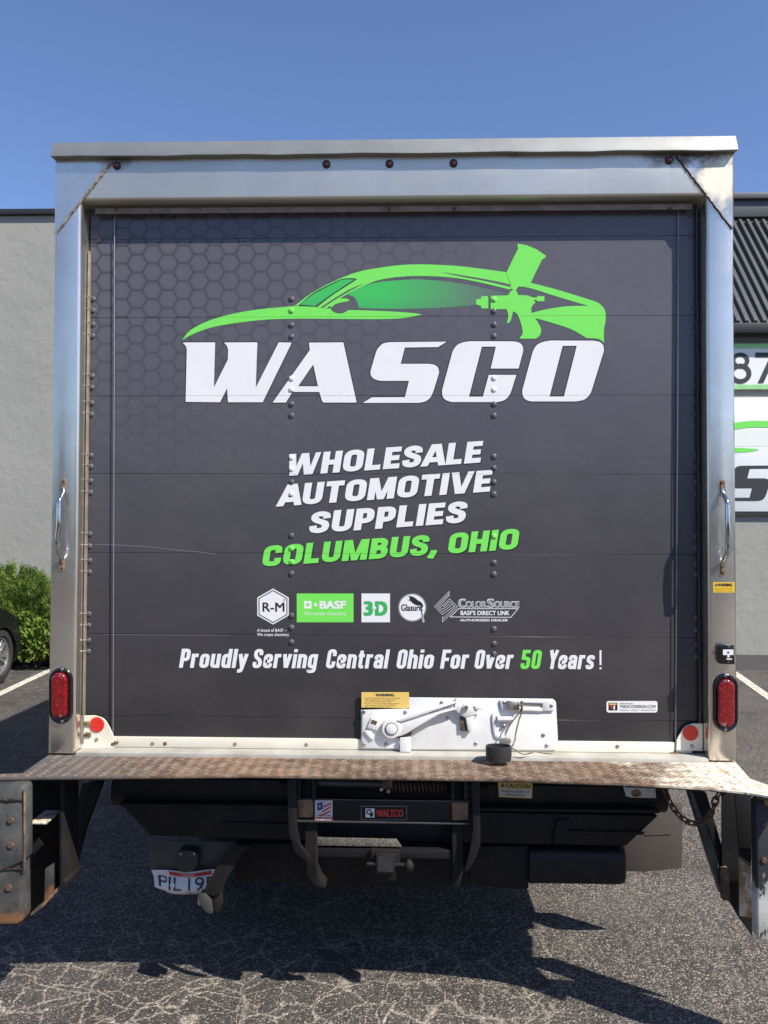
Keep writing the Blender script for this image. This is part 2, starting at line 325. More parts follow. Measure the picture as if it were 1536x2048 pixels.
    n = t.noise(9, 4); t.set(col=t.mix(t.ramp(n, (.35, 0.), (.65, 1.)), (.07,.14,.02), (.20,.28,.05)), rough=.6, spec=.3); M['leaf'] = t.m
    t = NT('feathery_green'); t.set(col=t.mix(t.ramp(t.noise(14, 4), (.35, 0.), (.65, 1.)), (.055,.115,.018), (.18,.25,.05)), rough=.65, spec=.3); M['feather'] = t.m
    M['darkleaf'] = simple('dark_tree_leaf', (.022,.035,.012), .8, col2=(.05,.07,.02), ns=1.5)
    M['stem'] = simple('bark', (.08,.055,.035), .9, bump=.4)
    M['carpaint'] = simple('black_car_paint', (.012,.012,.013), .12, coat=1, rvar=.03)
    M['alloy'] = simple('alloy_rim', (.36,.36,.36), .35, .7)
    M['glass'] = simple('dark_car_glass', (.02,.022,.025), .05, rvar=.02)
build_materials()

# ------------------------------------------------------------------ mesh helpers
def link(name, me, parent=None, mats=None):
    o = bpy.data.objects.new(name, me); COL.objects.link(o)
    if mats:
        for m in (mats if isinstance(mats, (list, tuple)) else [mats]): me.materials.append(m)
    if parent: o.parent = parent
    return o
def thing(name, label, cat, loc=(0,0,0), group=None):
    o = bpy.data.objects.new(name, None); COL.objects.link(o); o.empty_display_size = .1
    o.location = loc; o['label'] = label; o['category'] = cat
    if group: o['group'] = group
    return o
class MB:
    def __init__(s): s.b = bmesh.new()
    def box(s, x0, x1, y0, y1, z0, z1):
        vs = [s.b.verts.new((x, y, z)) for x in (x0, x1) for y in (y0, y1) for z in (z0, z1)]
        for f in ((0,1,3,2),(4,6,7,5),(0,4,5,1),(2,3,7,6),(0,2,6,4),(1,5,7,3)): s.b.faces.new([vs[i] for i in f])
        return s
    def loft(s, rings, closed=True, caps=True):
        rr = [[s.b.verts.new(p) for p in r] for r in rings]; n = len(rr[0])
        for a, c in zip(rr, rr[1:]):
            for i in range(n if closed else n-1):
                j = (i+1) % n; s.b.faces.new((a[i], a[j], c[j], c[i]))
        if caps and closed:
            s.b.faces.new(rr[0][::-1]); s.b.faces.new(rr[-1])
        return s
    def tube(s, pts, r, n=8, caps=True):
        pts = [Vector(p) for p in pts]; rings = []
        rs = r if isinstance(r, (list, tuple)) else [r]*len(pts)
        up = None
        for i, p in enumerate(pts):
            d = (pts[min(i+1, len(pts)-1)] - pts[max(i-1, 0)]).normalized()
            if up is None: up = d.orthogonal().normalized()
            up = (up - d*up.dot(d)).normalized(); sd_ = d.cross(up)
            rings.append([p + (up*math.cos(2*PI*k/n) + sd_*math.sin(2*PI*k/n))*rs[i] for k in range(n)])
        return s.loft(rings, caps=caps)
    def lathe(s, prof, c, axis='Y', n=20, caps=True):
        # prof: (radius, offset along axis)
        rings = []
        for r, h in prof:
            ring = []
            for k in range(n):
                a = 2*PI*k/n; u, v = r*math.cos(a), r*math.sin(a)
                p = {'Y': (u, h, v), 'X': (h, u, v), 'Z': (u, v, h)}[axis]
                ring.append(Vector(c) + Vector(p))
            rings.append(ring)
        return s.loft(rings, caps=caps)
    def prism(s, poly, y0, y1):
        # poly: list of (x,z); extruded along Y
        a = [s.b.verts.new((x, y0, z)) for x, z in poly]; c = [s.b.verts.new((x, y1, z)) for x, z in poly]
        n = len(poly); s.b.faces.new(a); s.b.faces.new(c[::-1])
        for i in range(n): j = (i+1) % n; s.b.faces.new((a[j], a[i], c[i], c[j]))
        return s
    def prismz(s, poly, z0, z1):
        a = [s.b.verts.new((x, y, z0)) for x, y in poly]; c = [s.b.verts.new((x, y, z1)) for x, y in poly]
        n = len(poly); s.b.faces.new(a[::-1]); s.b.faces.new(c)
        for i in range(n): j = (i+1) % n; s.b.faces.new((a[i], a[j], c[j], c[i]))
        return s
    def xf(s, mat): bmesh.ops.transform(s.b, matrix=mat, verts=s.b.verts); return s
    def build(s, name, mat, parent=None, bevel=0, seg=2, smooth=False, sharp=40):
        bmesh.ops.recalc_face_normals(s.b, faces=s.b.faces)
        if bevel:
            es = [e for e in s.b.edges if len(e.link_faces) == 2 and e.calc_face_angle(0) > math.radians(30)]
            bmesh.ops.bevel(s.b, geom=es, offset=bevel, segments=seg, profile=.5, affect='EDGES', clamp_overlap=True)
        me = bpy.data.meshes.new(name); 
        if smooth or bevel:
            for f in s.b.faces: f.smooth = True
            for e in s.b.edges:
                if len(e.link_faces) == 2 and e.calc_face_angle(0) > math.radians(sharp): e.smooth = False
        s.b.to_mesh(me); s.b.free()
        return link(name, me, parent, mat)
def slab(name, px, Y0, Y1, mat, parent, bevel=0):
    pts = [at(x, y, Y0) for x, y in px]
    return MB().prism([(p.x, p.z) for p in pts], Y0, Y1).build(name, mat, parent, bevel)

# ---- smooth closed outlines (points with a third value are sharp corners)
def cr(pts, n=5):
    out = []; N = len(pts)
    for i in range(N):
        p0, p1, p2, p3 = pts[i-1], pts[i], pts[(i+1) % N], pts[(i+2) % N]
        if len(p1) > 2: p0 = p1
        if len(p2) > 2: p3 = p2
        if len(p1) > 2 and len(p2) > 2: out.append(tuple(p1[:2])); continue
        for k in range(n):
            t = k/n
            out.append(tuple(.5*((2*p1[j]) + (-p0[j]+p2[j])*t + (2*p0[j]-5*p1[j]+4*p2[j]-p3[j])*t*t + (-p0[j]+3*p1[j]-3*p2[j]+p3[j])*t**3) for j in (0, 1)))
    return out
SEAMS = []
def cutseams(me):
    if not SEAMS: return
    b = bmesh.new(); b.from_mesh(me)
    for z in SEAMS:
        for zz in (z-.0004, z+.0004):
            bmesh.ops.bisect_plane(b, geom=b.verts[:]+b.edges[:]+b.faces[:], plane_co=(0, 0, zz), plane_no=(0, 0, 1))
        dl = [f for f in b.faces if abs(f.calc_center_median().z - z) < .0004]
        bmesh.ops.delete(b, geom=dl, context='FACES')
    b.to_mesh(me); b.free()
def grow_loop(lp, d, hole):
    n = len(lp); A = sum(lp[i-1][0]*lp[i][1]-lp[i][0]*lp[i-1][1] for i in range(n)); sg = (1 if A > 0 else -1)*(-1 if hole else 1); out = []
    for i in range(n):
        a, p, c = Vector(lp[i-1][:2]), Vector(lp[i][:2]), Vector(lp[(i+1) % n][:2])
        d1, d2 = p-a, c-p
        if d1.length < 1e-7 or d2.length < 1e-7: out.append(tuple(p)); continue
        n1 = Vector((d1.y, -d1.x)).normalized(); n2 = Vector((d2.y, -d2.x)).normalized(); m_ = n1+n2
        if m_.length < .2: out.append(tuple(p+n1*d*sg)); continue
        m_.normalize(); out.append(tuple(p + m_*d*sg/max(.45, m_.dot(n1))))
    return out
def fill(loops, offset=0):
    if offset: loops = [grow_loop(lp, offset, i > 0) for i, lp in enumerate(loops)]
    """flat filled shape (2D), holes are nested loops; returns (verts, faces)"""
    cu = bpy.data.curves.new('outline', 'CURVE'); cu.dimensions = '2D'; cu.fill_mode = 'BOTH'
    for lp in loops:
        sp = cu.splines.new('POLY'); sp.points.add(len(lp)-1); sp.use_cyclic_u = True
        for i, p in enumerate(lp): sp.points[i].co = (p[0], p[1], 0, 1)
    o = bpy.data.objects.new('outline', cu); COL.objects.link(o)
    dg = bpy.context.evaluated_depsgraph_get(); me = bpy.data.meshes.new_from_object(o.evaluated_get(dg))
    v = [tuple(x.co) for x in me.vertices]; f = [tuple(p.vertices) for p in me.polygons]
    bpy.data.objects.remove(o); bpy.data.curves.remove(cu); bpy.data.meshes.remove(me)
    return v, f
def flat(name, verts, faces, Y, mat, parent, cut=False):
    # verts are (X, Z) on the plane Y, facing -Y
    me = bpy.data.meshes.new(name); me.from_pydata([(v[0], Y, v[1]) for v in verts], [], faces); me.update()
    if me.polygons and me.polygons[0].normal.y > 0: me.flip_normals()
    if cut: cutseams(me)
    return link(name, me, parent, mat)
def decal(name, loops_px, Y, mat, parent, grow=0, cut=True, yb=None):
    loops = [[(p.x, p.z) for p in (at(x, y, yb if yb is not None else Y) for x, y in lp)] for lp in loops_px]
    v, f = fill(loops, grow)
    return flat(name, v, f, Y, mat, parent, cut)
def rect_px(x0, y0, x1, y1): return [(x0, y0), (x1, y0), (x1, y1), (x0, y1)]
def circ(x, y, r, n=28, ry=None): return [(x+r*math.cos(2*PI*k/n), y+(ry or r)*math.sin(2*PI*k/n)) for k in range(n)]
_tc = {}
def textmesh(s, bold=0):
    if (s, bold) in _tc: return _tc[(s, bold)]
    cu = bpy.data.curves.new('t', 'FONT'); cu.body = s; cu.offset = bold; cu.resolution_u = 3
    o = bpy.data.objects.new('t', cu); COL.objects.link(o)
    dg = bpy.context.evaluated_depsgraph_get(); me = bpy.data.meshes.new_from_object(o.evaluated_get(dg))
    v = [tuple(x.co) for x in me.vertices]; f = [tuple(p.vertices) for p in me.polygons]
    bpy.data.objects.remove(o); bpy.data.curves.remove(cu); bpy.data.meshes.remove(me)
    _tc[(s, bold)] = (v, f); return v, f
def text(s, x0, yb, x1, h, Y, mat, parent, name='printed_text', bold=0, slant=0, cut=False, yb2=None):
    """text whose ink spans photo x0..x1 with baseline yb and cap height h (px); bold = extra stroke in cap heights"""
    v, f = textmesh(s, 0)
    a = min(p[0] for p in v); b = max(p[0] for p in v); cap = .729
    e = bold*h*1.3; out = []; fs = []
    offs = ((0,0),) if not bold else ((-e,-e*.6),(e,-e*.6),(-e,e*.6),(e,e*.6),(0,0))
    x0 += e; x1 -= e; me = bpy.data.meshes.new(name)
    for k, (ox, oy) in enumerate(offs):
        n = len(out)
        for p in v:
            u = (p[0]-a)/(b-a); w = p[1]/cap
            yy = yb + ((yb2-yb)*u if yb2 is not None else 0)
            q = at(x0+(x1-x0)*u + slant*h*w + ox, yy - h*w + oy, Y); out.append((q.x, Y-k*.00003, q.z))
        fs += [tuple(i+n for i in ff) for ff in f]
    me.from_pydata(out, [], fs); me.update()
    if me.polygons and me.polygons[0].normal.y > 0: me.flip_normals()
    o = link(name, me, parent, mat); return o

# ---- monoline stroke lettering
def rp(pts, r=.12, n=5):
    out = [pts[0]]
    for a, b, c in zip(pts, pts[1:], pts[2:]):
        A, B, C = Vector(a), Vector(b), Vector(c); d1 = (A-B); d2 = (C-B)
        rr = min(r, d1.length*.5, d2.length*.5); P = B + d1.normalized()*rr; Q = B + d2.normalized()*rr
        for k in range(n+1):
            t = k/n; out.append(tuple(P*(1-t)**2 + B*2*t*(1-t) + Q*t*t))
    out.append(pts[-1]); return out
def rr(x0, y0, x1, y1, r):
    m = (y0+y1)/2
    return rp([(x1, m), (x1, y1), (x0, y1), (x0, y0), (x1, y0), (x1, m)], r)[:-1] + ['closed']
def oc(pts, n=5):
    out = []
    for i in range(len(pts)-1):
        p0, p1, p2, p3 = pts[max(i-1,0)], pts[i], pts[i+1], pts[min(i+2,len(pts)-1)]
        for k in range(n):
            t = k/n
            out.append(tuple(.5*((2*p1[j]) + (-p0[j]+p2[j])*t + (2*p0[j]-5*p1[j]+4*p2[j]-p3[j])*t*t + (-p0[j]+3*p1[j]-3*p2[j]+p3[j])*t**3) for j in (0, 1)))
    return out + [pts[-1]]
L_, R_, C_ = .085, .345, .215
def cond(ch):
    A, B = .655, .085
    g = {
    'P': (.43, [[(L_,0),(L_,1)], rp([(L_,.915),(R_,.915),(R_,.44),(L_,.44)], .13)]),
    'r': (.33, [[(L_,0),(L_,.74)], rp([(L_,.40),(L_,.655),(.31,.655)], .16)]),
    'o': (.43, [rr(L_,B,R_,A,.13)]),
    'u': (.43, [rp([(L_,.74),(L_,B),(R_,B),(R_,.3)], .13), [(R_,0),(R_,.74)]]),
    'd': (.43, [rr(L_,B,R_,A,.13), [(R_,0),(R_,1)]]),
    'l': (.17, [[(L_,0),(L_,1)]]),
    'y': (.42, [[(.07,.74),(.225,.04)], rp([(.36,.74),(.19,-.155),(.03,-.155)], .1)]),
    'S': (.43, [rp([(R_,.68),(R_,.915),(L_,.915),(L_,.60),(R_,.40),(R_,B),(L_,B),(L_,.32)], .13)]),
    's': (.40, [rp([(.315,.52),(.315,A),(L_,A),(L_,.43),(.315,.31),(.315,B),(L_,B),(L_,.22)], .10)]),
    'e': (.43, [rp([(R_,.25),(R_,B),(L_,B),(L_,A),(R_,A),(R_,.36),(L_,.36)], .12)]),
    'v': (.42, [[(.07,.74),(.20,.02)], [(.345,.74),(.22,.02)]]),
    'i': (.17, [[(L_,0),(L_,.74)], [(L_,.84),(L_,1)]]),
    'n': (.43, [[(L_,0),(L_,.74)], rp([(L_,.40),(L_,A),(R_,A),(R_,0)], .13)]),
    'g': (.43, [rr(L_,B,R_,A,.13), rp([(R_,.74),(R_,-.16),(L_,-.16),(L_,-.08)], .12)]),
    'C': (.43, [rp([(R_,.64),(R_,.915),(L_,.915),(L_,B),(R_,B),(R_,.36)], .13)]),
    't': (.31, [rp([(.13,.93),(.13,B),(.29,B)], .12), [(0,.67),(.29,.67)]]),
    'a': (.43, [rp([(L_,.48),(L_,A),(R_,A),(R_,0)], .12), rp([(R_,.385),(L_,.385),(L_,B),(R_,B+.02)], .10)]),
    'O': (.43, [rr(L_,B,R_,.915,.13)]), '0': (.43, [rr(L_,B,R_,.915,.13)]),
    'h': (.43, [[(L_,0),(L_,1)], rp([(L_,.40),(L_,A),(R_,A),(R_,0)], .13)]),
    'F': (.38, [[(L_,0),(L_,1)], [(L_,.915),(.40,.915)], [(L_,.49),(.35,.49)]]),
    '5': (.43, [[(R_+.03,.915),(L_,.915),(L_,.50)], rp([(L_,.56),(R_,.56),(R_,B),(L_,B),(L_,.30)], .13)]),
    'Y': (.43, [[(.06,1),(.215,.46)], [(.37,1),(.215,.46)], [(.215,.50),(.215,0)]]),
    '!': (.10, [[(.05,.22),(.05,1)], [(.05,0),(.05,.10)]]), }
    return g[ch]
def heavy(ch):
    l, r, m, b, t = .115, .505, .31, .115, .885
    g = {
    'H': (.62, [[(l,0),(l,1)], [(r,0),(r,1)], [(l,.5),(r,.5)]]),
    'O': (.64, [rr(l,b,r+.02,t,.22)]),
    'L': (.52, [[(l,0),(l,1)], [(l,b),(.50,b)]]),
    'E': (.53, [[(l,0),(l,1)], [(l,b),(.52,b)], [(l,t),(.51,t)], [(l,.5),(.48,.5)]]),
    'S': (.60, [oc([(.49,.66),(.46,.82),(.30,.885),(.15,.83),(.125,.70),(.20,.59),(.32,.52),(.44,.44),(.48,.31),(.44,.17),(.30,.115),(.14,.17),(.10,.35)])]),
    'A': (.66, [[(.02,-.1),(.34,1.12)], [(.64,-.1),(.36,1.12)], [(.17,.28),(.5,.28)]]),
    'U': (.62, [rp([(l,1),(l,b),(r,b),(r,1)], .22)]),
    'T': (.56, [[(.28,0),(.28,1)], [(0,t),(.56,t)]]),
    'M': (.84, [[(l,0),(l,1)], [(.725,0),(.725,1)], [(.15,1.14),(.41,.0),.8], [(.69,1.14),(.43,.0),.8]]),
    'W': (1.02, [[(.09,1.1),(.235,-.1)], [(.50,1.1),(.27,-.1),.75], [(.50,1.1),(.70,-.1)], [(.95,1.1),(.74,-.1),.75]]),
    'I': (.23, [[(l,0),(l,1)]]),
    'V': (.68, [[(.08,1.1),(.32,-.08)], [(.62,1.1),(.37,-.08),.85]]),
    'P': (.58, [[(l,0),(l,1)], rp([(l,t),(.46,t),(.46,.42),(l,.42)], .2)]),
    'C': (.62, [rp([(r,.62),(r,t),(l,t),(l,b),(r,b),(r,.38)], .22)]),
    'B': (.60, [[(l,0),(l,1)], rp([(l,t),(.46,t),(.46,.54),(l,.54)], .17), rp([(l,.52),(.485,.52),(.485,b),(l,b)], .18)]),
    ',': (.24, [[(.15,.2),(.04,-.16)], [(.03,.115),(.22,.115)]]),
    ' ': (.22, [])}
    return g[ch]
def stroke_text(s, font, hw, gap, fmap, Y, mats, parent, name, cut=True, clip=True, stretch=1.):
    """fmap(u, v) -> photo px with u in 0..1 across the ink width, v in cap heights"""
    tot = 0; items = []
    for ch in s:
        w, st = font(ch); items.append((tot, st, ch)); tot += w + gap
    tot -= gap; b = bmesh.new(); k = 0
    for x0, st, ch in items:
        for path in st:
            k += 1; path = list(path); wm = path.pop() if isinstance(path[-1], float) else 1.; closed = path[-1] == 'closed'; P = [Vector(p) for p in (path[:-1] if closed else path)]
            pts = [P[0]]
            for p in P[1:]:
                if (p-pts[-1]).length > 1e-4: pts.append(p)
            if closed and (pts[0]-pts[-1]).length < 1e-4: pts.pop()
            n = len(pts); Lf, Rt = [], []
            for i in range(n):
                if closed: a, c = pts[i-1], pts[(i+1) % n]
                else: a, c = pts[max(i-1,0)], pts[min(i+1,n-1)]
                d1 = (pts[i]-a).normalized() if (pts[i]-a).length > 1e-6 else (c-pts[i]).normalized()
                d2 = (c-pts[i]).normalized() if (c-pts[i]).length > 1e-6 else d1
                nn = Vector((-(d1+d2).y, (d1+d2).x)).normalized(); cosv = max(.35, nn.dot(Vector((-d1.y, d1.x))))
                h = hw*wm*(.55 if ch == '!' else 1)/cosv
                Lf.append(pts[i]+nn*h); Rt.append(pts[i]-nn*h)
            tmp = bmesh.new()
            va = [tmp.verts.new((p.x, p.y, 0)) for p in Lf]; vb = [tmp.verts.new((p.x, p.y, 0)) for p in Rt]
            for i in range(n if closed else n-1):
                j = (i+1) % n; tmp.faces.new((va[i], va[j], vb[j], vb[i]))
            if clip and ch != ',':
                for co, no in (((0,0,0),(0,-1,0)), ((0,1,0),(0,1,0))):
                    if not (ch in 'yg'): bmesh.ops.bisect_plane(tmp, geom=tmp.verts[:]+tmp.edges[:]+tmp.faces[:], plane_co=co, plane_no=no, clear_outer=True)
            tmp.verts.ensure_lookup_table(); mp = {}
            for v in tmp.verts:
                px, py = fmap((v.co.x+x0)/tot, v.co.y); q = at(px, py, Y); mp[v] = b.verts.new((q.x, Y - (k % 5)*.00004, q.z))
            for f in tmp.faces: 
                try: b.faces.new([mp[v] for v in f.verts])
                except ValueError: pass
            tmp.free()
    bmesh.ops.recalc_face_normals(b, faces=b.faces)
    for f in b.faces:
        if f.normal.y > 0: f.normal_flip()
    me = bpy.data.meshes.new(name); b.to_mesh(me); b.free()
    if cut: cutseams(me)
    return link(name, me, parent, mats)

def dup(root, loc):
    r = root.copy(); COL.objects.link(r); r.location = loc
    for ch in list(root.children):
        c = ch.copy(); COL.objects.link(c); c.parent = r
        for g in ch.children:
            d = g.copy(); COL.objects.link(d); d.parent = c
    return r

# ================================================================== SETTING
WY = 8.05       # wall face
g = MB(); 
b = g.b
vs = [b.verts.new(p) for p in ((-400,-400,0),(400,-400,0),(400,400,0),(-400,400,0))]; b.faces.new(vs)
gr = g.build('parking_lot_ground', M['asphalt']); gr['kind'] = 'structure'
# low asphalt kerb along the wall
k = MB(); k.loft([[(x, WY-.62, 0.0), (x, WY-.55, .07), (x, WY-.40, .10), (x, WY+.02, .10), (x, WY+.02, 0)] for x in (-30, 30)])
kb = k.build('kerb', M['kerb'], smooth=False); kb['kind'] = 'structure'
def stripe(x0, y0, x1, y1, w):
    a, c = atz(x0, y0, .004), atz(x1, y1, .004); d = (c-a).normalized(); nrm = Vector((-d.y, d.x, 0))*w/2
    a2 = a - d*6; 
    if (a2.y < -8): pass
    end = c if c.y > a.y else a; start = a if c.y > a.y else c
    dd = (end-start).normalized(); start = start - dd*3.2; end = start + dd*((WY-.75-start.y)/dd.y)
    m = MB(); v = [m.b.verts.new(p) for p in (start-nrm, start+nrm, end+nrm, end-nrm)]; m.b.faces.new(v)
    o = m.build('parking_line', M['line']); o['kind'] = 'structure'; return o
stripe(0, 1387, 98, 1341, .10)
stripe(1536, 1393, 1478, 1352, .10)

# ---- building
bd = thing('commercial_building', 'low grey painted building with dark metal mansard roof behind the truck', 'building', (0, WY, 0))
def W_(mb, name, mat, parent=bd, **k):
    o = mb.build(name, mat, parent, **k); o.matrix_parent_inverse = Matrix.Translation((0, -WY, 0)); return o
ztopL = at(20, 432, WY).z
W_(MB().box(-14, 1.18, WY, WY+9, 0, ztopL), 'wall', M['wall']); W_(MB().box(1.181, 14, WY, WY+1.5, 0, at(1500, 652, WY).z), 'wall', M['wall'])
W_(MB().box(-14.05, 2.0, WY-.06, WY+.30, ztopL+.002, at(20, 417, WY-.06).z), 'coping', M['roofdark'], bevel=.01)
# mansard canopy on the right
YB, YT = WY-.13, WY+1.62
zb, zt = at(1500, 648, YB).z, at(1500, 436, YT).z
X0m, X1m = 1.2, 13.0
W_(MB().loft([[(x, YB, zb), (x, YT, zt), (x, YT+7.5, zt), (x, YT+7.5, zb-.02), (x, YB, zb-.02)] for x in (X0m, X1m)]), 'roof', M['metalroof'])
zfl = at(1500, 404, YT-.02).z
W_(MB().box(X0m-.02, X1m, YT-.10, YT+7.4, zt+.002-.02, zfl), 'roof_flashing', M['metalroof'], bevel=.01)
W_(MB().box(X0m-.02, X1m, YT-.16, YT+7.4, zfl+.001, zfl+.09), 'roof_cap', M['metalroof'], bevel=.01)
W_(MB().box(X0m-.02, X1m, YB-.08, YB+.05, zb-.13, zb-.001), 'gutter', M['roofdark'], bevel=.01)
W_(MB().box(X0m, X1m, WY-.03, WY-.002, at(1500, 684, WY).z, zb-.135), 'painted_gutter_shadow', M['metalroof'])  # dark strip painted where the gutter's shadow falls on the wall
# ribs
dl = Vector((0, YT-YB-.1, zt-zb-.1)); nv = Vector((0, -dl.z, dl.y)).normalized()
m = MB(); p0 = Vector((0, YB+.01, zb+.02)); p1 = p0+dl
hw_, tp, hh = .030, .019, .034
m.loft([[p + Vector((-hw_, 0, 0)) - nv*.004, p + Vector((-tp, 0, 0)) + nv*hh, p + Vector((tp, 0, 0)) + nv*hh, p + Vector((hw_, 0, 0)) - nv*.004] for p in (p0, p1)])
ribme = None; x = X0m+.06
while x < X1m-.05:
    if ribme is None:
        rb = m.build('roof_rib', M['metalroof'], bd); ribme = rb.data
    else: rb = link('roof_rib', ribme, bd)
    rb.matrix_parent_inverse = Matrix.Translation((0, -WY, 0)); rb.location = (x, 0, 0); x += .1125

# ---- number sign and logo sign on the wall (own things, fixed to the wall)
SY = WY-.045
def signbox(name, label, px, parent=None):
    t = thing(name, label, 'sign', (at(px[0], px[3], SY).x, SY, at(px[0], px[3], SY).z))
    return t
def keep(o, t):
    o.parent = t; o.matrix_parent_inverse = Matrix.Translation(t.location).inverted(); return o
t1 = signbox('number_sign', 'white number sign reading 87 with green edges, beneath the dark roof', (1380, 688, 1700, 778))
x0, x1 = at(1400, 700, SY).x, at(1640, 700, SY).x
za, zc, zd, ze = at(1500, 688, SY).z, at(1500, 697, SY).z, at(1500, 769, SY).z, at(1500, 778, SY).z
keep(MB().box(x0, x1, SY, WY-.003, ze, za).build('sign_panel', M['signwhite']), t1)
keep(MB().box(x0-.002, x1+.002, SY-.004, SY-.0005, zc, za+.002).build('green_stripe', M['sign_pale']), t1)
keep(MB().box(x0-.002, x1+.002, SY-.004, SY-.0005, ze-.002, zd).build('green_stripe', M['sign_pale']), t1)
def big_digits():
    Yd = SY-.006
    # 8: two rings ; 7: bar and leg
    def ring(cx, cy, rx, ry, th, n=36):
        return [circ(cx, cy, rx, n, ry), circ(cx, cy, rx-th, n, ry-th)]
    c8 = 1481
    keep(decal('digit', ring(c8, 721, 18, 16, 8), Yd, M['signblack'], None, cut=False), t1)
    keep(decal('digit', ring(c8, 747, 22, 20, 9), Yd-.0006, M['signblack'], None, cut=False), t1)
    keep(decal('digit', [[(1511,705),(1551,705),(1551,714),(1527,766),(1516,766),(1540,714.5),(1511,714.5)]], Yd, M['signblack'], None, cut=False), t1)
big_digits()

# ================================================================== LOGO ARTWORK (outlines, photo px on the door)
def z3(p, n=None): return [((340+q[0]/3.072), (460+q[1]/3.072)) + tuple(q[2:]) for q in p]
def z4(p): return [((760+q[0]/3.072), (460+q[1]/3.072)) + tuple(q[2:]) for q in p]
K = 1
Wl = z3([(78,691),(278,690),(270,966),(355,797),(357,735),(350,712),(332,691),(537,690),(527,968),(668,690),(748,692),(570,1058),(356,1058),(351,972),(308,1058),(96,1056),(103,735),(98,714)])
Al = z3([(853,692),(1065,690),(1147,1060),(942,1060),(934,1050),(917,995),(753,995),(712,1060),(630,1060),(859,737)])
Ah = z3([(880,826),(909,960),(788,960)])
Sl = cr(z4([(410,686,K),(60,689,K),(20,697),(-8,722),(-24,750),(-58,865,K),(-57,890),(-38,914),(0,926),(30,927,K),(178,927,K),(153,1027,K),(-50,1028,K),(-106,1062,K),(235,1062,K),(280,1052),(312,1025),(330,985,K),(363,878,K),(358,848),(335,828),(300,822,K),(127,822,K),(153,722,K),(357,719,K)]), 4)
Cl = cr(z4([(560,683,K),(510,690),(470,710),(446,745,K),(381,985,K),(385,1022),(405,1045),(440,1057,K),(720,1057,K),(765,1045),(795,1015),(808,985,K),(838,890,K),(668,890,K),(632,1024,K),(547,1024,K),(626,717,K),(712,716,K),(680,851,K),(852,851,K),(880,742,K),(876,712),(855,692),(820,684,K)]), 4)
Ol = cr(z4([(1050,679,K),(1000,688),(960,710),(938,748,K),(874,985,K),(878,1020),(898,1044),(930,1053,K),(1205,1053,K),(1255,1042),(1288,1012),(1303,978,K),(1376,742,K),(1372,710),(1350,688),(1312,680,K)]), 4)
Oh = z4([(1122,712),(1209,711),(1130,1023),(1042,1023)])
LET = [('letter_w',[Wl]), ('letter_a',[Al, Ah]), ('letter_s',[Sl]), ('letter_c',[Cl]), ('letter_o',[Ol, Oh])]
P1 = cr(z3([(75,676,K),(130,612),(250,553),(400,512),(560,486),(765,467,K),(890,472,K),(925,477),(965,483),(985,480,K),(1003,502),(1038,513),(1072,507),(1095,491,K),(1290,497),(1470,508),(1548,519,K),(1490,532),(1400,544),(1250,548),(1000,546),(800,545),(600,550),(400,572),(250,600),(140,640)]), 4)
P2 = cr(z3([(765,467,K),(870,388),(1000,318),(1140,262),(1250,238),(1400,217),(1530,211),(1690,216),(1850,230),(2085,262,K),(2092,367,K),(1940,330),(1790,300),(1640,285),(1490,283),(1380,291),(1290,306),(1230,326),(1150,362),(1060,412),(962,481,K),(905,473,K),(1000,400),(1085,345),(1150,303,K),(1125,296),(1060,300),(1000,324),(880,387),(790,464,K)]), 4)
SLIT = cr(z4([(370,257,K),(500,277),(650,302),(803,334,K),(803,350,K),(650,314),(500,286)]), 4)
PIL = cr(z3([(1195,326,K),(1100,366),(1010,420),(925,476,K),(940,477,K),(1020,425),(1110,372)]), 4)
MIR = cr(z3([(985,472,K),(998,442),(1040,424),(1085,420),(1104,436,K),(1060,444),(1015,456),(992,480,K)]), 4)
MIRD = cr(z3([(1092,398,K),(1125,408),(1148,436),(1156,474),(1150,484,K),(1095,489,K),(1072,505),(1038,511),(1005,500),(990,478,K),(1015,457),(1060,446),(1106,438,K),(1090,418),(1060,415,K)]), 4)
WIN = cr(z3([(796,460,K),(880,393),(1000,330),(1060,304),(1142,302,K),(1080,340),(990,400),(893,469,K)]), 4)
GLS = cr(z3([(1094,396,K),(1150,358),(1220,334),(1300,318),(1440,306),(1530,304),(1690,315),(1850,340),(1990,371),(2068,392,K),(1985,404,K),(1965,406,K),(1920,407,K),(1910,425,K),(1885,432,K),(1880,460,K),(1690,477),(1390,485),(1160,480,K),(1156,462),(1132,420)]), 4)
NOZ = z4([(590,430),(598,424),(620,424),(622,407),(665,407),(665,482),(622,482),(620,466),(596,460),(590,452)])
GUN = cr(z4([(680,404,K),(788,401,K),(803,376),(818,368,K),(835,370),(850,400,K),(905,402),(938,414,K),(964,416,K),(965,406,K),(1010,406,K),(1010,438,K),(965,438,K),(962,430,K),(945,428,K),(955,446,K),(938,462),(930,480),(930,508,K),(955,542,K),(985,595),(990,622),(980,650),(955,668,K),(864,668,K),(858,660,K),(875,640),(873,600),(856,545),(838,512),(816,500,K),(811,530),(796,566),(778,573,K),(787,540),(786,512),(778,486,K),(680,487,K)]), 3)
CUP = z4([(843,90),(850,84),(900,93),(960,118),(1020,158),(1012,172),(995,182),(925,326),(920,346),(850,349),(832,372),(803,360),(803,330),(776,262),(848,115)])
TAIL = cr(z4([(925,324,K),(1100,370),(1320,438,K),(1352,455),(1378,485),(1387,522),(1385,565),(1376,612),(1376,694,K),(1350,672),(1310,665,K),(1270,664,K),(1180,612),(1080,577),(950,540,K),(926,512,K),(1000,492),(1100,474),(1180,467),(1280,466,K),(1100,413),(935,361),(855,347,K)]), 4)
CAR = [('car_body', P1, 'green'), ('car_roof', P2, 'green'), ('car_tail', TAIL, 'green'), ('car_mirror', MIR, 'green')]

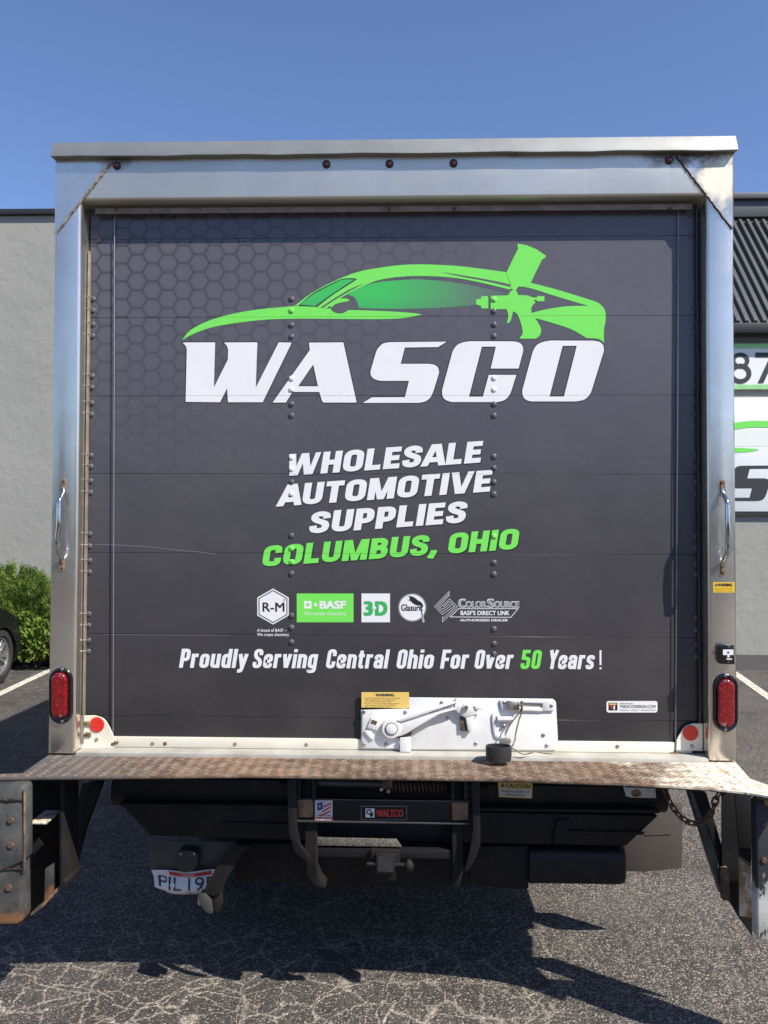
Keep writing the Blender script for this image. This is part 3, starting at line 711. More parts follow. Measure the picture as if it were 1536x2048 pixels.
t2 = signbox('logo_sign', 'large white wall sign with green car drawing and black S', (1200, 795, 1700, 1024))
mapS = lambda p: (1520+(p[0]-845)*.58, 900+(p[1]-630)*.58)
x0, x1 = at(mapS((300, 0))[0], 800, SY).x, at(mapS((1290, 0))[0], 800, SY).x
keep(MB().box(x0, x1, SY, WY-.003, at(1500, 1023, SY).z, at(1500, 795, SY).z).build('sign_panel', M['signwhite'], bevel=.004), t2)
keep(MB().box(x0-.01, x1+.01, SY-.004, WY-.003, at(1500, 1031, SY).z, at(1500, 1024, SY).z).build('sign_shadow_edge', M['roofdark']), t2)  # black strip painted as the shadow along the sign's lower edge
for i, (nm, lp) in enumerate(LET):
    keep(decal(nm, [[mapS(p) for p in q] for q in lp], SY-.003, M['signblack'], None, cut=False), t2)
keep(decal('car_glass', [[mapS(p) for p in GLS]], SY-.002, M['signgrad'], None, cut=False), t2)
for i, (nm, lp, mt) in enumerate(CAR+[('car_cup', CUP, 'green'), ('car_gun', GUN, 'green')]):
    keep(decal(nm, [[mapS(p) for p in lp]], SY-.004-i*.0006, M['logo_green'] if 0 else M['green'], None, cut=False), t2)

# ================================================================== TRUCK
TR = thing('box_truck', 'box truck seen from behind, charcoal wrapped roll-up door in steel frame', 'truck', (0, 0, 0))
WI, WO, ZB, ZH, ZT = 1.1222, 1.22, .86, 2.856, 3.05
DY = .078       # door face
# cargo body
m = MB(); m.box(-1.205, -1.17, .13, 5.0, .80, 3.02); m.box(1.17, 1.205, .13, 5.0, .80, 3.02); m.box(-1.17, 1.17, .13, 5.0, 2.985, 3.02); m.box(-1.17, 1.17, .25, 5.0, .72, .80); m.box(-1.17, 1.17, 4.96, 5.0, .80, 2.985)
m.build('cargo_box', M['boxwall'], TR)
# posts: rounded channel profile
ZM = at(113, 466, 0).z; XM = -at(226, 322, 0).x      # where the weld lines start and end
def post(sx):
    pr = [(WI+.001, .13), (WI, .012), (WI+.004, .003), (WI+.013, 0), (WO-.010, 0), (WO-.002, .003), (WO, .010), (WO, .13)]
    rings = [[(sx*x, y, z) for x, y in pr] for z in (ZB, 1.3, 1.9, 2.4)]
    rings.append([(sx*x, y, ZH-(x-WI)/(WO-WI)*(ZH-ZM)) for x, y in pr])
    m = MB(); m.loft(rings if sx > 0 else [r[::-1] for r in rings])
    m.build('frame_post', M['steel_v'], TR, smooth=True, sharp=50)
    tri = [(sx*(WI+.0004), ZH+.0004), (sx*(WO), ZM+.0004), (sx*WO, ZT), (sx*(XM+.0004), ZT)]
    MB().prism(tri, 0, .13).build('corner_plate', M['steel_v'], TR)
post(-1); post(1)
pr = [(.13, ZH), (.005, ZH), (.001, ZH+.004), (0, ZH+.010), (0, ZT-.03), (.0, ZT), (.13, ZT)]
def hx(z): return WI - (z-ZH)/(ZT-ZH)*(WI-XM)
MB().loft([[(sg*hx(z) if abs(sg) == 1 else sg, y, z) for y, z in pr] for sg in (-1, -.4, .4, 1)]).build('header_beam', M['steel_h'], TR, smooth=True, sharp=50)
# drip rail with a downward lip
zl = at(768, 306, -.028).z; zu = at(768, 280, -.006).z
prr = [(.06, zu+.004), (.0, zu+.004), (-.006, zu+.002), (-.028, zl+.006), (-.0285, zl), (-.024, zl-.001), (-.002, zl+.002), (-.0015, zl+.002), (.06, zl+.002)]
rl = []
for i in range(25):
    x = -1.226+2.452*i/24; dz = .0015*math.sin(i*1.3)+.001*math.sin(i*2.9)
    rl.append([(x, y, z+(dz if y < -.01 else 0)) for y, z in prr])
MB().loft(rl).build('drip_rail', M['rail'], TR, smooth=True, sharp=35)
# weld beads on the corner plates
def bead(a, b_, mat, r=.0045):
    A, B = at(*a, -.001), at(*b_, -.001); n = 46; pts, rs = [], []
    for i in range(n+1):
        t = i/n; p = A.lerp(B, t) + Vector((random.uniform(-.0012,.0012), -.0005, random.uniform(-.0012,.0012)))
        pts.append(p); rs.append(r*(.75+.45*abs(math.sin(i*1.25)))*random.uniform(.85, 1.1))
    MB().tube(pts, rs, 7).build('weld_bead', mat, TR, smooth=True, sharp=80)
bead((226, 322), (113, 466), M['weld']); bead((1352, 312), (1464, 458), M['weld2'], .004)
# marker lights
for (x, y) in ((234, 332), (653, 329), (779, 328), (907, 327), (1338, 321)):
    p = at(x, y, 0); 
    o = MB().lathe([(.0148, .002), (.0148, -.004), (.012, -.0065), (.009, -.0065)], p, n=20).build('marker_light', M['gloss_black'], TR, smooth=True)
    MB().lathe([(.0095, -.005), (.009, -.009), (.005, -.0115), (.001, -.012)], p, n=16).build('lens', M['marker'], o, smooth=True)
# small dents / tag under rail
MB().box(*sorted((at(478,311,-.002).x, at(510,311,-.002).x)), -.004, -.0005, at(490,314,0).z, at(490,310,0).z).build('rail_clip', M['rustbolt'], TR, bevel=.001)

# ---- roll-up door
DOOR = MB().box(-1.14, 1.14, DY+.012, DY+.05, ZB-.02, ZH+.02).build('roll_up_door', M['wrapflat'], TR)
ys = [425, 475, 633, 791, 948, 1107, 1271, 1436]
zs = [at(768, y, DY).z for y in ys]; zbot = at(768, 1480, DY).z
SEAMS[:] = zs[1:-1]
edges = [zs[0]] + zs[1:] + [zbot-.01]
XD = 1.118
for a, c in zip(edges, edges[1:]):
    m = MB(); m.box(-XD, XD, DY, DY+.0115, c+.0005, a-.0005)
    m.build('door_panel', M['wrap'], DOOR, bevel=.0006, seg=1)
# top seal strip with brackets
zs0, zs1 = at(768, 424, .05).z, at(768, 413, .05).z
MB().box(-1.09, 1.09, .045, .052, zs0, zs1).build('top_seal', M['tan'], TR, bevel=.001)
for x in (232, 778, 908, 1340): 
    p = at(x, 418, .045); MB().lathe([(.007, 0), (.007, -.003), (.003, -.005)], p, n=10).build('seal_bolt', M['rustbolt'], TR, smooth=True)
# side seals
def seal(sx, mat, r, name):
    pts = [(sx*(WI-.010)+random.uniform(-.0016,.0016), DY-.012+random.uniform(-.002,.002), z) for z in [zbot+.06+i*(ZH-zbot-.08)/40 for i in range(41)]]
    MB().tube(pts, r, 6).build(name, mat, TR, smooth=True)
MB().box(-WI+.003, -WI+.009, DY-.022, DY-.002, zbot-.02, at(180, 505, DY).z).build('side_seal', M['tan'], TR, bevel=.002)
seal(1, M['black'], .0055, 'side_seal')
# lift cables
for (xa, ya, xb, yb) in ((229, 428, 226, 1478), (1357, 420, 1351, 1500)):
    A, B = at(xa, ya, DY-.012), at(xb, yb, DY-.012)
    MB().tube([A, A.lerp(B, .3)+Vector((.0008,0,0)), A.lerp(B, .7), B], .0019, 6).build('lift_cable', M['wire'], DOOR, smooth=True)
    MB().lathe([(.006, -.02), (.009, -.012), (.006, -.004), (.004, .004)], B+Vector((0,0,-.006)), axis='Z', n=10).build('cable_anchor', M['rustbolt'], DOOR, smooth=True)
    MB().tube([B+Vector((-.018, -.002, -.012)), B+Vector((.02, -.002, -.012))], .004, 8).build('cable_pin', M['rustbolt'], DOOR, smooth=True)
# rivets
def rivet_mesh(name, r, h, mat):
    m = MB().lathe([(r, 0), (r*.96, -h*.35), (r*.72, -h*.78), (r*.35, -h), (.0005, -h*1.02)], (0, 0, 0), n=14)
    bmesh.ops.recalc_face_normals(m.b, faces=m.b.faces)
    for f in m.b.faces: f.smooth = True
    me = bpy.data.meshes.new(name); m.b.to_mesh(me); m.b.free(); me.materials.append(mat); return me
RV = {k: rivet_mesh('rivet', .0105, .0045, M[k2]) for k, k2 in (('g', 'wrapflat'), ('w', 'white'), ('n', 'green'))}
def rivet(x, y, k='g', Y=DY-.0008):
    p = at(x, y, Y); o = link('rivet', RV[k], DOOR); o.location = p
    o.rotation_euler = (random.uniform(-.05,.05), random.uniform(0, 6), random.uniform(-.05,.05)); return o
for ysets, x in ((([598, 621, 649, 672], [752, 775, 806, 829], [911, 933, 962, 985], [1068, 1092, 1121, 1144], [1228, 1251, 1281, 1303]), 184),):
    for i, st in enumerate(ysets):
        for y in st:
            rivet(186 - (y-600)*.0135, y)
            # roller shaft to the track
            p = at(160, y, DY-.03); MB().tube([(-WI+.001, DY-.02, at(180, y-2, DY).z), (-XD+.012, DY-.02, at(180, y-2, DY).z)], .0025, 6).build('roller_shaft', M['bolt'], DOOR, smooth=True)
            q = at(186, y, DY); rv = link('rivet', RV['g'], DOOR); rv.location = (XD-.012, DY-.0008, q.z)
rivet(199, 481); rivet(1381, 430); rivet(1382, 471)
for x, data in ((583, ((598,'g'),(621,'n'),(650,'g'),(673,'g'),(757,'w'),(779,'w'),(808,'g'),(831,'g'),(915,'w'),(938,'w'),(964,'g'),(988,'w'),(1071,'g'),(1097,'n'),(1124,'n'),(1147,'g'),(1231,'g'),(1255,'g'),(1284,'g'))),
                (988, ((599,'n'),(622,'g'),(649,'g'),(672,'g'),(756,'w'),(779,'w'),(808,'g'),(831,'g'),(913,'g'),(936,'g'),(964,'g'),(988,'g'),(1073,'n'),(1125,'g'),(1148,'g'),(1258,'g'),(1287,'g'),(1308,'g')))):
    for y, kk in data: rivet(x, y, kk)

# ---- printed artwork on the door
D1 = DY-.0004
for i, (nm, lp) in enumerate(LET):
    decal(nm+'_outline', lp, D1, M['ink'], DOOR, grow=.0034); decal(nm, lp, D1-.0004, M['white'], DOOR)
decal('car_glass', [GLS], D1, M['glassgrad'], DOOR)
for i, (nm, lp, mt) in enumerate(CAR): decal(nm, [lp], D1-.0002-.0001*i, M[mt], DOOR)
decal('car_windscreen_edge', [WIN], D1-.0006, M['ink'], DOOR, grow=.0012)
decal('car_windscreen', [WIN], D1-.0008, M['glassgrad'], DOOR, grow=-.0012)
decal('roof_slit', [SLIT], D1-.0006, M['wrapflat'], DOOR); decal('pillar_line', [PIL], D1-.0006, M['wrapflat'], DOOR)
decal('mirror_shade', [MIRD], D1-.0005, M['wrapflat'], DOOR)
decal('spray_gun', [GUN], D1-.0007, M['green'], DOOR); decal('spray_nozzle', [NOZ], D1-.0007, M['green'], DOOR); decal('spray_cup', [CUP], D1-.0009, M['green'], DOOR)

def slant_line(s, xb0, yb0, xb1, yb1, h, mat, sh=.16):
    gap = .07; tot = sum(heavy(c)[0]+gap for c in s)-gap; pos = 0
    for word in s.split(' '):
        w = sum(heavy(c)[0]+gap for c in word)-gap; f0, f1 = pos/tot, (pos+w)/tot
        def fm(dx, dy, f0=f0, f1=f1):
            return lambda u, v: (xb0+(xb1-xb0)*(f0+(f1-f0)*u) + sh*h*v + dx, yb0+(yb1-yb0)*(f0+(f1-f0)*u) - h*v + dy)
        stroke_text(word, heavy, .119, gap, fm(1.5, 1.8), D1-.0001, M['ink'], DOOR, 'slogan_shadow')
        stroke_text(word, heavy, .113, gap, fm(0, 0), D1-.0007, mat, DOOR, 'slogan_lettering')
        pos += w+gap+heavy(' ')[0]+gap
slant_line('WHOLESALE', 572, 952, 961, 925, 43.5, M['white'])
slant_line('AUTOMOTIVE', 556, 1013, 980, 983, 43.5, M['white'])
slant_line('SUPPLIES', 617, 1067.5, 930, 1045, 43.5, M['white'])
slant_line('COLUMBUS, OHIO', 523, 1133.5, 1034, 1098, 41.5, M['green'])
hb = 1337.5
for s, a, c, mt in (('Proudly', 358, 492, 'white'), ('Serving', 504, 632, 'white'), ('Central', 651, 774, 'white'), ('Ohio', 792, 865, 'white'), ('For', 880, 935, 'white'), ('Over', 948, 1024, 'white'), ('50', 1040, 1079, 'green'), ('Years', 1095, 1186, 'white'), ('!', 1199, 1203, 'white')):
    y0 = 1335.5+(a-358)*.0035; y1 = 1335.5+(c-358)*.0035
    stroke_text(s, cond, .088, .075, (lambda a, c, y0, y1: lambda u, v: (a+(c-a)*u+(0 if a > 1190 else .16)*38*v, y0+(y1-y0)*u-38*v))(a, c, y0, y1), D1-.0003, M[mt], DOOR, 'tagline_lettering', clip=False)

px_scratch = [(190,1089),(240,1090),(300,1094),(360,1101),(400,1104),(432,1108)]
# small sponsor logos
def hexp(cx, cy, rx, ry): return [(cx, cy-ry), (cx+rx, cy-ry*.5), (cx+rx, cy+ry*.5), (cx, cy+ry), (cx-rx, cy+ry*.5), (cx-rx, cy-ry*.5)]
DL = D1-.0003
decal('hexagon_badge', [hexp(546, 1213, 31.5, 36)], DL, M['white'], DOOR)
decal('hexagon_badge_line', [hexp(546, 1213, 28.8, 33), hexp(546, 1213, 27, 31)], DL-.0003, M['ink'], DOOR)
text('R-M', 525, 1223, 569, 19, DL-.0003, M['ink'], DOOR, bold=.022)
text('®', 566, 1203, 571, 6, DL-.0003, M['grey_ink'], DOOR)
text('A brand of BASF –', 514, 1263.5, 573, 6.3, DL, M['white'], DOOR, bold=.012)
text('We create chemistry', 514, 1272, 578, 6.3, DL, M['white'], DOOR, bold=.012)
decal('green_badge', [rect_px(593.5, 1187, 707, 1244.5)], DL, M['three_green'] if 0 else M['green'], DOOR)
decal('square_emblem', [rect_px(608, 1202, 623, 1217), rect_px(612.5, 1206.5, 618.5, 1212.5)], DL-.0003, M['white'], DOOR)
decal('square_emblem', [rect_px(628, 1206.5, 634, 1212.5)], DL-.0003, M['white'], DOOR)
text('BASF', 639, 1217, 692, 15.5, DL-.0003, M['white'], DOOR, bold=.055)
text('We create chemistry', 608, 1230.5, 692, 7.6, DL-.0003, M['white'], DOOR, bold=.0)
decal('white_badge', [rect_px(723, 1187, 780, 1244.5)], DL, M['white'], DOOR)
text('3', 727, 1230, 746, 28, DL-.0003, M['three_green'], DOOR, bold=.06)
text('D', 750, 1230, 775, 28, DL-.0005, M['three_green'], DOOR, bold=.06)
decal('diamond_dot', [[(749, 1211), (753, 1215.5), (749, 1220), (745, 1215.5)]], DL-.0007, M['white'], DOOR)
decal('round_badge', [circ(824.5, 1215, 28.5)], DL, M['grey_ink'], DOOR)
decal('round_badge', [circ(824.5, 1215, 26)], DL-.0002, M['white'], DOOR)
text('Glasurit', 802, 1221.5, 846, 13.5, DL-.0005, M['ink'], DOOR, bold=.025)
ZG = lambda pts: [(780+p[0]/5.486, 1170+p[1]/5.486) + tuple(p[2:]) for p in pts]
decal('parrot', [cr(ZG([(180,150,K),(190,128),(225,122),(265,135),(310,170),(345,190),(365,230),(350,240,K),(330,225),(290,222),(250,200),(225,175),(200,168)]), 3)], DL-.0005, M['ink'], DOOR)
decal('parrot_tail', [ZG([(322,240),(345,236),(378,400),(372,412),(360,405)])], DL-.0004, M['white'], DOOR)
decal('parrot_tail', [ZG([(330,240),(345,236),(352,300),(372,395),(366,398),(345,320)])], DL-.0006, M['ink'], DOOR)
decal('parrot_face', [circ(780+197/5.486, 1170+148/5.486, 3.4, 12)], DL-.0008, M['white'], DOOR)
def px_lines(name, polys, w, mat, Y, closed=False):
    m = bmesh.new(); k = 0
    for P in polys:
        P = [Vector((at(x, y, Y).x, at(x, y, Y).z)) for x, y in P]; n = len(P); seg = n if closed else n-1
        for i in range(seg):
            a, c = P[i], P[(i+1) % n]; d = (c-a).normalized(); nn = Vector((-d.y, d.x))*w/2; k += 1; yy = Y-(k % 4)*.00004
            vs = [m.verts.new((q.x, yy, q.y)) for q in (a-nn-d*w/2, c-nn+d*w/2, c+nn+d*w/2, a+nn-d*w/2)]
            f = m.faces.new(vs)
    bmesh.ops.recalc_face_normals(m, faces=m.faces)
    for f in m.faces:
        if f.normal.y > 0: f.normal_flip()
    me = bpy.data.meshes.new(name); m.to_mesh(me); m.free(); return link(name, me, DOOR, mat)
px_lines('angular_emblem', [ZG([(650,70),(490,235),(575,325),(700,235)]), ZG([(648,95),(515,235),(575,298),(690,210)]), ZG([(645,118),(540,235),(575,270),(660,205)]), ZG([(650,70),(648,122)]), ZG([(577,405),(742,240),(655,152),(560,240)]), ZG([(580,372),(715,240),(655,178),(585,240)]), ZG([(577,345),(577,405)])], .0013, M['white'], DL)
text('C', 917, 1214, 931, 16, DL, M['grey_ink'], DOOR, bold=.02); text('OLOR', 932, 1214, 972, 11, DL, M['grey_ink'], DOOR, bold=.03)
text('S', 974, 1214, 988, 16, DL, M['grey_ink'], DOOR, bold=.02); text('OURCE', 989, 1214, 1038, 11, DL, M['grey_ink'], DOOR, bold=.03)
for o_ in (('C', 917, 1214, 931, 16), ('OLOR', 932, 1214, 972, 11), ('S', 974, 1214, 988, 16), ('OURCE', 989, 1214, 1038, 11)):
    text(o_[0], o_[1]-.6, o_[2]+.5, o_[3]+.6, o_[4]+1.2, DL+.0001, M['white'], DOOR, bold=.055)
px_lines('sponsor_frame', [ZG([(660,350),(752,260),(1405,260),(1325,355)])], .0022, M['white'], DL, closed=True)
text("BASF'S DIRECT LINK", 921, 1230, 1019, 8.6, DL, M['white'], DOOR, bold=.03)
text('AUTHORIZED DEALER', 920, 1242.5, 1016, 4.6, DL, M['white'], DOOR, bold=.05)
px_lines('wrap_crease', [px_scratch], .0016, M['grey_ink'], DL)
px_lines('wrap_crease', [[(208,1269),(290,1270),(460,1271)]], .0009, M['grey_ink'], DL)
# web sticker of the wrap maker
decal('maker_sticker', [cr([(1213,1405,K),(1216,1402,K),(1312,1402,K),(1315,1405,K),(1315,1422,K),(1312,1425,K),(1216,1425,K),(1213,1422,K)])], DL, M['white'], DOOR)
decal('maker_emblem', [rect_px(1217, 1405.5, 1235, 1421)], DL-.0002, M['ink'], DOOR)
decal('maker_emblem', [[(1220,1408),(1225,1408),(1225,1419),(1220,1414)]], DL-.0004, M['stickred'], DOOR); decal('maker_emblem', [rect_px(1227, 1411, 1230, 1419)], DL-.0004, M['white'], DOOR)
decal('maker_emblem', [rect_px(1219, 1407, 1233, 1409.5)], DL-.0005, M['yellow'], DOOR)
text('Vehicle Wrap By:', 1239, 1408.3, 1266, 3, DL-.0002, M['ink'], DOOR, bold=.01)
text('TRIDICODESIGN.COM', 1239, 1416, 1311, 6.2, DL-.0002, M['ink'], DOOR, bold=.02)
text('DESIGN • PRINT • MARKETING', 1239, 1422, 1311, 3.3, DL-.0002, M['grey_ink'], DOOR, bold=.01)

# ---- bottom rail, sill, corner plates
zr0 = at(768, 1500, DY-.012).z; zr1 = at(768, 1479, DY-.012).z
MB().box(-1.085, 1.085, DY-.012, DY-.001, zr0, zr1).build('bottom_rail', M['cream'], TR, bevel=.002)
MB().box(-1.10, 1.10, DY-.022, DY-.0005, at(768, 1507, DY-.022).z, zr0-.001).build('bottom_seal', M['cream'], TR, bevel=.003)
MB().box(-1.118, 1.118, -.006, DY+.03, .835, .866).build('door_sill', M['sill'], TR, bevel=.003)
for x in (305, 330, 470, 613, 950, 1092, 1235):
    p = at(x, 1490+(x-768)*.006, DY-.012); MB().lathe([(.007, 0), (.0065, -.002), (.003, -.0035), (.0005, -.0036)], p, n=12).build('rail_screw', M['bolt'] if x != 330 else M['rustbolt'], TR, smooth=True)
cpl = [(163,1431,K),(190,1431,K),(207,1437),(218,1452),(227,1472,K),(228,1497,K),(163,1497,K)]
def cplate(px, refl, boxes):
    pts = [at(x, y, DY-.016) for x, y in px]
    o = MB().prism([(p.x, p.z) for p in pts], DY-.018, DY-.0125).build('corner_bracket', M['cream'], TR, bevel=.0008, seg=1)
    p = at(*refl, DY-.019); MB().lathe([(.0272, .001), (.0272, -.002), (.026, -.003), (.0005, -.003)], p, n=28).build('reflector', M['reflector'], o, smooth=True, sharp=30)
    for (x, y, mt) in boxes:
        p = at(x, y, DY-.019); MB().lathe([(.006, .001), (.006, -.003), (.003, -.005), (.0005, -.005)], p, n=12).build('bracket_bolt', M[mt], o, smooth=True)
    return o
cplate([p[:2] for p in cr(cpl, 4)], (194, 1449), ((171, 1446, 'rustbolt'), (171, 1470, 'rustbolt'), (194, 1478, 'bolt')))
cplate([p[:2] for p in cr([(1405,1447,K),(1385,1447,K),(1370,1453),(1360,1467),(1353,1480,K),(1352,1500,K),(1405,1502,K)], 4)], (1381, 1466), ((1384, 1492, 'bolt'),))
# rusty hinge straps on the left bracket
for y in (1447, 1469): 
    p = at(173, y, DY-.021); MB().box(p.x-.004, p.x+.016, DY-.024, DY-.0185, p.z-.008, p.z+.008).build('hinge_tab', M['rust'], TR, bevel=.001)

# ---- door latch
LT = thing('door_latch', '', 'x'); del LT['label']; del LT['category']; LT.parent = TR
LY = DY-.012
def ls(name, px, y0, y1, mat='latch', bev=.0015): return slab(name, px, y0, y1, M[mat], LT, bev)
ls('latch_plate', [p[:2] for p in cr([(722,1420,K),(818,1418,K),(818,1395,K),(1106,1398,K),(1112,1404,K),(1116,1480,K),(1113,1484,K),(1112,1500,K),(722,1498,K)], 3)], LY-.006, LY-.0003)
decal('warning_sticker', [[(723,1385),(818,1385),(818,1417),(723,1415)]], LY-.0065, M['yellow'], LT, cut=False)
# sticker backing that stands on the door above the plate
slab('sticker_backing', [(723,1385),(818,1385),(818,1417),(723,1415)], LY-.0063, LY-.0003, M['yellow'], LT)
text('WARNING:', 751, 1392.5, 789, 5.4, LY-.0068, M['ink'], LT, bold=.05)
for i in range(6): text(('PROTECTIVE EYEWEAR MUST BE WORN', 'WHEN ADJUSTING THIS COUNTERBALANCE', 'UNIT IS UNDER SEVERE TENSION AND', 'MAY CAUSE INJURY', 'KEEP HANDS CLEAR OF THE DOOR', 'AND OF THE LATCH WHEN CLOSING')[i], 729, 1397.5+i*3.6, 800-(i % 3)*9, 2.1, LY-.0068, M['rustbolt'], LT)
# left latch housing
ls('latch_housing', [(725,1420),(812,1418),(812,1440),(800,1478),(798,1497),(724,1496)], LY-.012, LY-.0062)
# lever
lev = [p[:2] for p in cr([(768,1450),(775,1440),(790,1434),(806,1437,K),(905,1402),(917,1400,K),(921,1412,K),(915,1420,K),(880,1427),(838,1450),(822,1462),(800,1472),(780,1474),(769,1465)], 4)]
ls('lever', lev, LY-.030, LY-.016, bev=.004)
rib = [(792,1441),(905,1404),(914,1402),(914,1406),(826,1436),(800,1444)]
ls('lever_rib', rib, LY-.037, LY-.0295, bev=.002)
rib2 = [(822,1461),(842,1443),(880,1424),(912,1416),(912,1419),(880,1428),(838,1452)]
ls('lever_rib', rib2, LY-.036, LY-.0295, bev=.002)
text('WHITING', 858, 1429, 903, 8.5, LY-.0308, M['grey_ink'], LT, bold=.02, yb2=1416)
p = at(783, 1457, LY-.03); MB().lathe([(.036, .014), (.036, -.001), (.033, -.004), (.020, -.005), (.0195, -.003), (.0005, -.003)], p, n=30).build('pivot_boss', M['latch'], LT, smooth=True, sharp=30)
MB().lathe([(.0195, 0), (.0195, -.008), (.0165, -.0095), (.0005, -.0095)], p+Vector((0,-.0005,0)), n=24).build('pivot_bolt', M['latch'], LT, smooth=True, sharp=30)
MB().lathe([(.0225, .0), (.0225, -.0062), (.0196, -.0062), (.0196, .0)], p+Vector((0,-.001,0)), n=24).build('pivot_ring', M['rustbolt'], LT, smooth=True, sharp=30)
# square keeper at left, hook, small levers
ls('keeper', [(743,1434),(760,1441),(755,1462),(734,1455)], LY-.020, LY-.0122); ls('keeper_slot', [(744,1439),(755,1443),(752,1450),(741,1446)], LY-.0212, LY-.0202, 'rustbolt', 0)
ls('hook_leg', [(800,1476),(822,1474),(822,1504),(800,1504)], LY-.030, LY-.022)
ls('hook_foot', [(728,1462),(742,1462),(748,1478),(742,1480)], LY-.020, LY-.0122)
ls('rusty_cam', [(792,1476),(824,1457),(822,1472),(806,1476)], LY-.0155, LY-.0125, 'rust', 0)
# catch assembly
ls('catch_body', [(908,1418),(922,1400),(940,1397),(952,1406),(956,1420),(952,1430),(930,1436),(918,1428)], LY-.026, LY-.0062, bev=.003)
ls('catch_arm', [(948,1411),(966,1414),(966,1420),(952,1420)], LY-.03, LY-.02)
ls('catch_leg', [(931,1432),(950,1432),(944,1446),(944,1462),(936,1462)], LY-.024, LY-.0062)
ls('rusty_pawl', [(920,1434),(932,1436),(937,1462),(921,1462)], LY-.017, LY-.0063, 'rust', .001)
p = at(932, 1414, LY-.026); MB().lathe([(.0125, .001), (.0125, -.006), (.010, -.008), (.0005, -.008)], p, n=6).build('catch_bolt', M['latch'], LT, smooth=False)
MB().lathe([(.0075, .001), (.0075, -.012), (.0005, -.012)], p, n=14).build('catch_stud', M['bolt'], LT, smooth=True, sharp=30)
MB().tube([at(910, 1413, LY-.03), at(913, 1396, LY-.034)], .004, 7).build('lever_pin', M['latch'], LT, smooth=True)
# right handle recess
ls('grip_bar', [(1000,1400),(1108,1400),(1108,1422),(1085,1422),(1085,1407),(1040,1405),(1038,1414),(1085,1416),(1085,1423),(1004,1421)], LY-.014, LY-.0062)
ls('grip_shade', [(1040,1406.5),(1084,1408),(1084,1415),(1040,1413)], LY-.0072, LY-.0062, 'sill', 0)
ls('hasp', [(1015,1402),(1038,1406),(1040,1420),(1016,1420)], LY-.026, LY-.0142, 'bolt', .001)
ls('side_plate', [p[:2] for p in cr([(984,1432),(990,1427,K),(998,1427,K),(998,1432,K),(991,1434,K),(991,1466,K),(998,1470,K),(1010,1472,K),(1010,1476,K),(990,1474)], 3)], LY-.012, LY-.0062, bev=.001)
p0_, p1_ = at(995, 1438, LY-.014), at(1024, 1438, LY-.014); MB().tube([p0_, p1_], .009, 12).build('roller_tube', M['latch'], LT, smooth=True, sharp=50)
for (x, y) in ((728,1423),(733,1463),(772,1489),(728,1489),(895,1436),(1008,1452),(1087,1470),(1094,1491),(1103,1411),(952,1487),(1008,1405),(884,1405),(811,1424)):
    p = at(x, y, LY-.0135 if x < 812 or x in (1103, 1008) else LY-.007); MB().lathe([(.007, .004), (.007, -.001), (.0045, -.003), (.0005, -.0033)], p, n=10).build('latch_bolt', M['bolt'], LT, smooth=True)
# rubber strap ring + cord: things of their own
def ropepath(px, y0, y1, r, name):
    n = len(px); pts = [at(x, y, y0+(y1-y0)*i/(n-1)) for i, (x, y) in enumerate(px)]
    return pts
CRD = thing('pull_cord', 'frayed dirty cord hanging from the white latch handle into the black ring', 'cord', at(1010, 1500, -.02))
def cord(px, y0, y1, r):
    P = [(x, y, 0) for x, y in px]; 
    Q = []
    for i in range(len(px)-1):
        for k in range(5):
            t = k/5; p_ = [px[max(i-1,0)], px[i], px[i+1], px[min(i+2,len(px)-1)]]
            Q.append(tuple(.5*((2*p_[1][j]) + (-p_[0][j]+p_[2][j])*t + (2*p_[0][j]-5*p_[1][j]+4*p_[2][j]-p_[3][j])*t*t + (-p_[0][j]+3*p_[1][j]-3*p_[2][j]+p_[3][j])*t**3) for j in (0,1)))
    Q.append(px[-1]); n = len(Q)
    pts = [at(x, y, y0+(y1-y0)*i/(n-1)) for i, (x, y) in enumerate(Q)]
    keep(MB().tube(pts, [r*random.uniform(.8,1.15) for _ in pts], 7).build('cord_strand', M['rope'], smooth=True), CRD)
cord([(1041,1405),(1042,1420),(1030,1436),(1016,1456),(1010,1466)], LY-.03, LY-.03, .0028)
cord([(1043,1404),(1045,1420),(1038,1440),(1031,1470),(1030,1480),(1024,1494)], LY-.034, LY-.045, .0026)
cord([(1020,1494),(1030,1499),(1045,1508),(1058,1507),(1070,1503),(1085,1506),(1105,1508)], -.02, .0, .0024)
cord([(1036,1404),(1040,1410),(1046,1406),(1042,1402)], LY-.035, LY-.035, .003)
keep(slab('cord_tag', [(998,1477),(1021,1477),(1023,1484),(1016,1494),(1014,1500),(1000,1500)], LY-.045, LY-.035, M['bolt'], None, .002), CRD)
cR = atz(1000, 1530, .862); cR = Vector((cR.x, -.055, .8655))
rr_o = .038
RG = MB().lathe([(.041, 0), (.044, .02), (.0445, .045), (.043, .052), (.039, .052), (.038, .03), (.038, 0)], (0,0,0), axis='Z', n=36).build('rubber_ring', M['black'], smooth=True, sharp=40)
RG.location = cR; RG.scale = (1.02, .72, 1); RG['label'] = 'black rubber ring standing upright on the rusty tread plate under the latch'; RG['category'] = 'rubber ring'

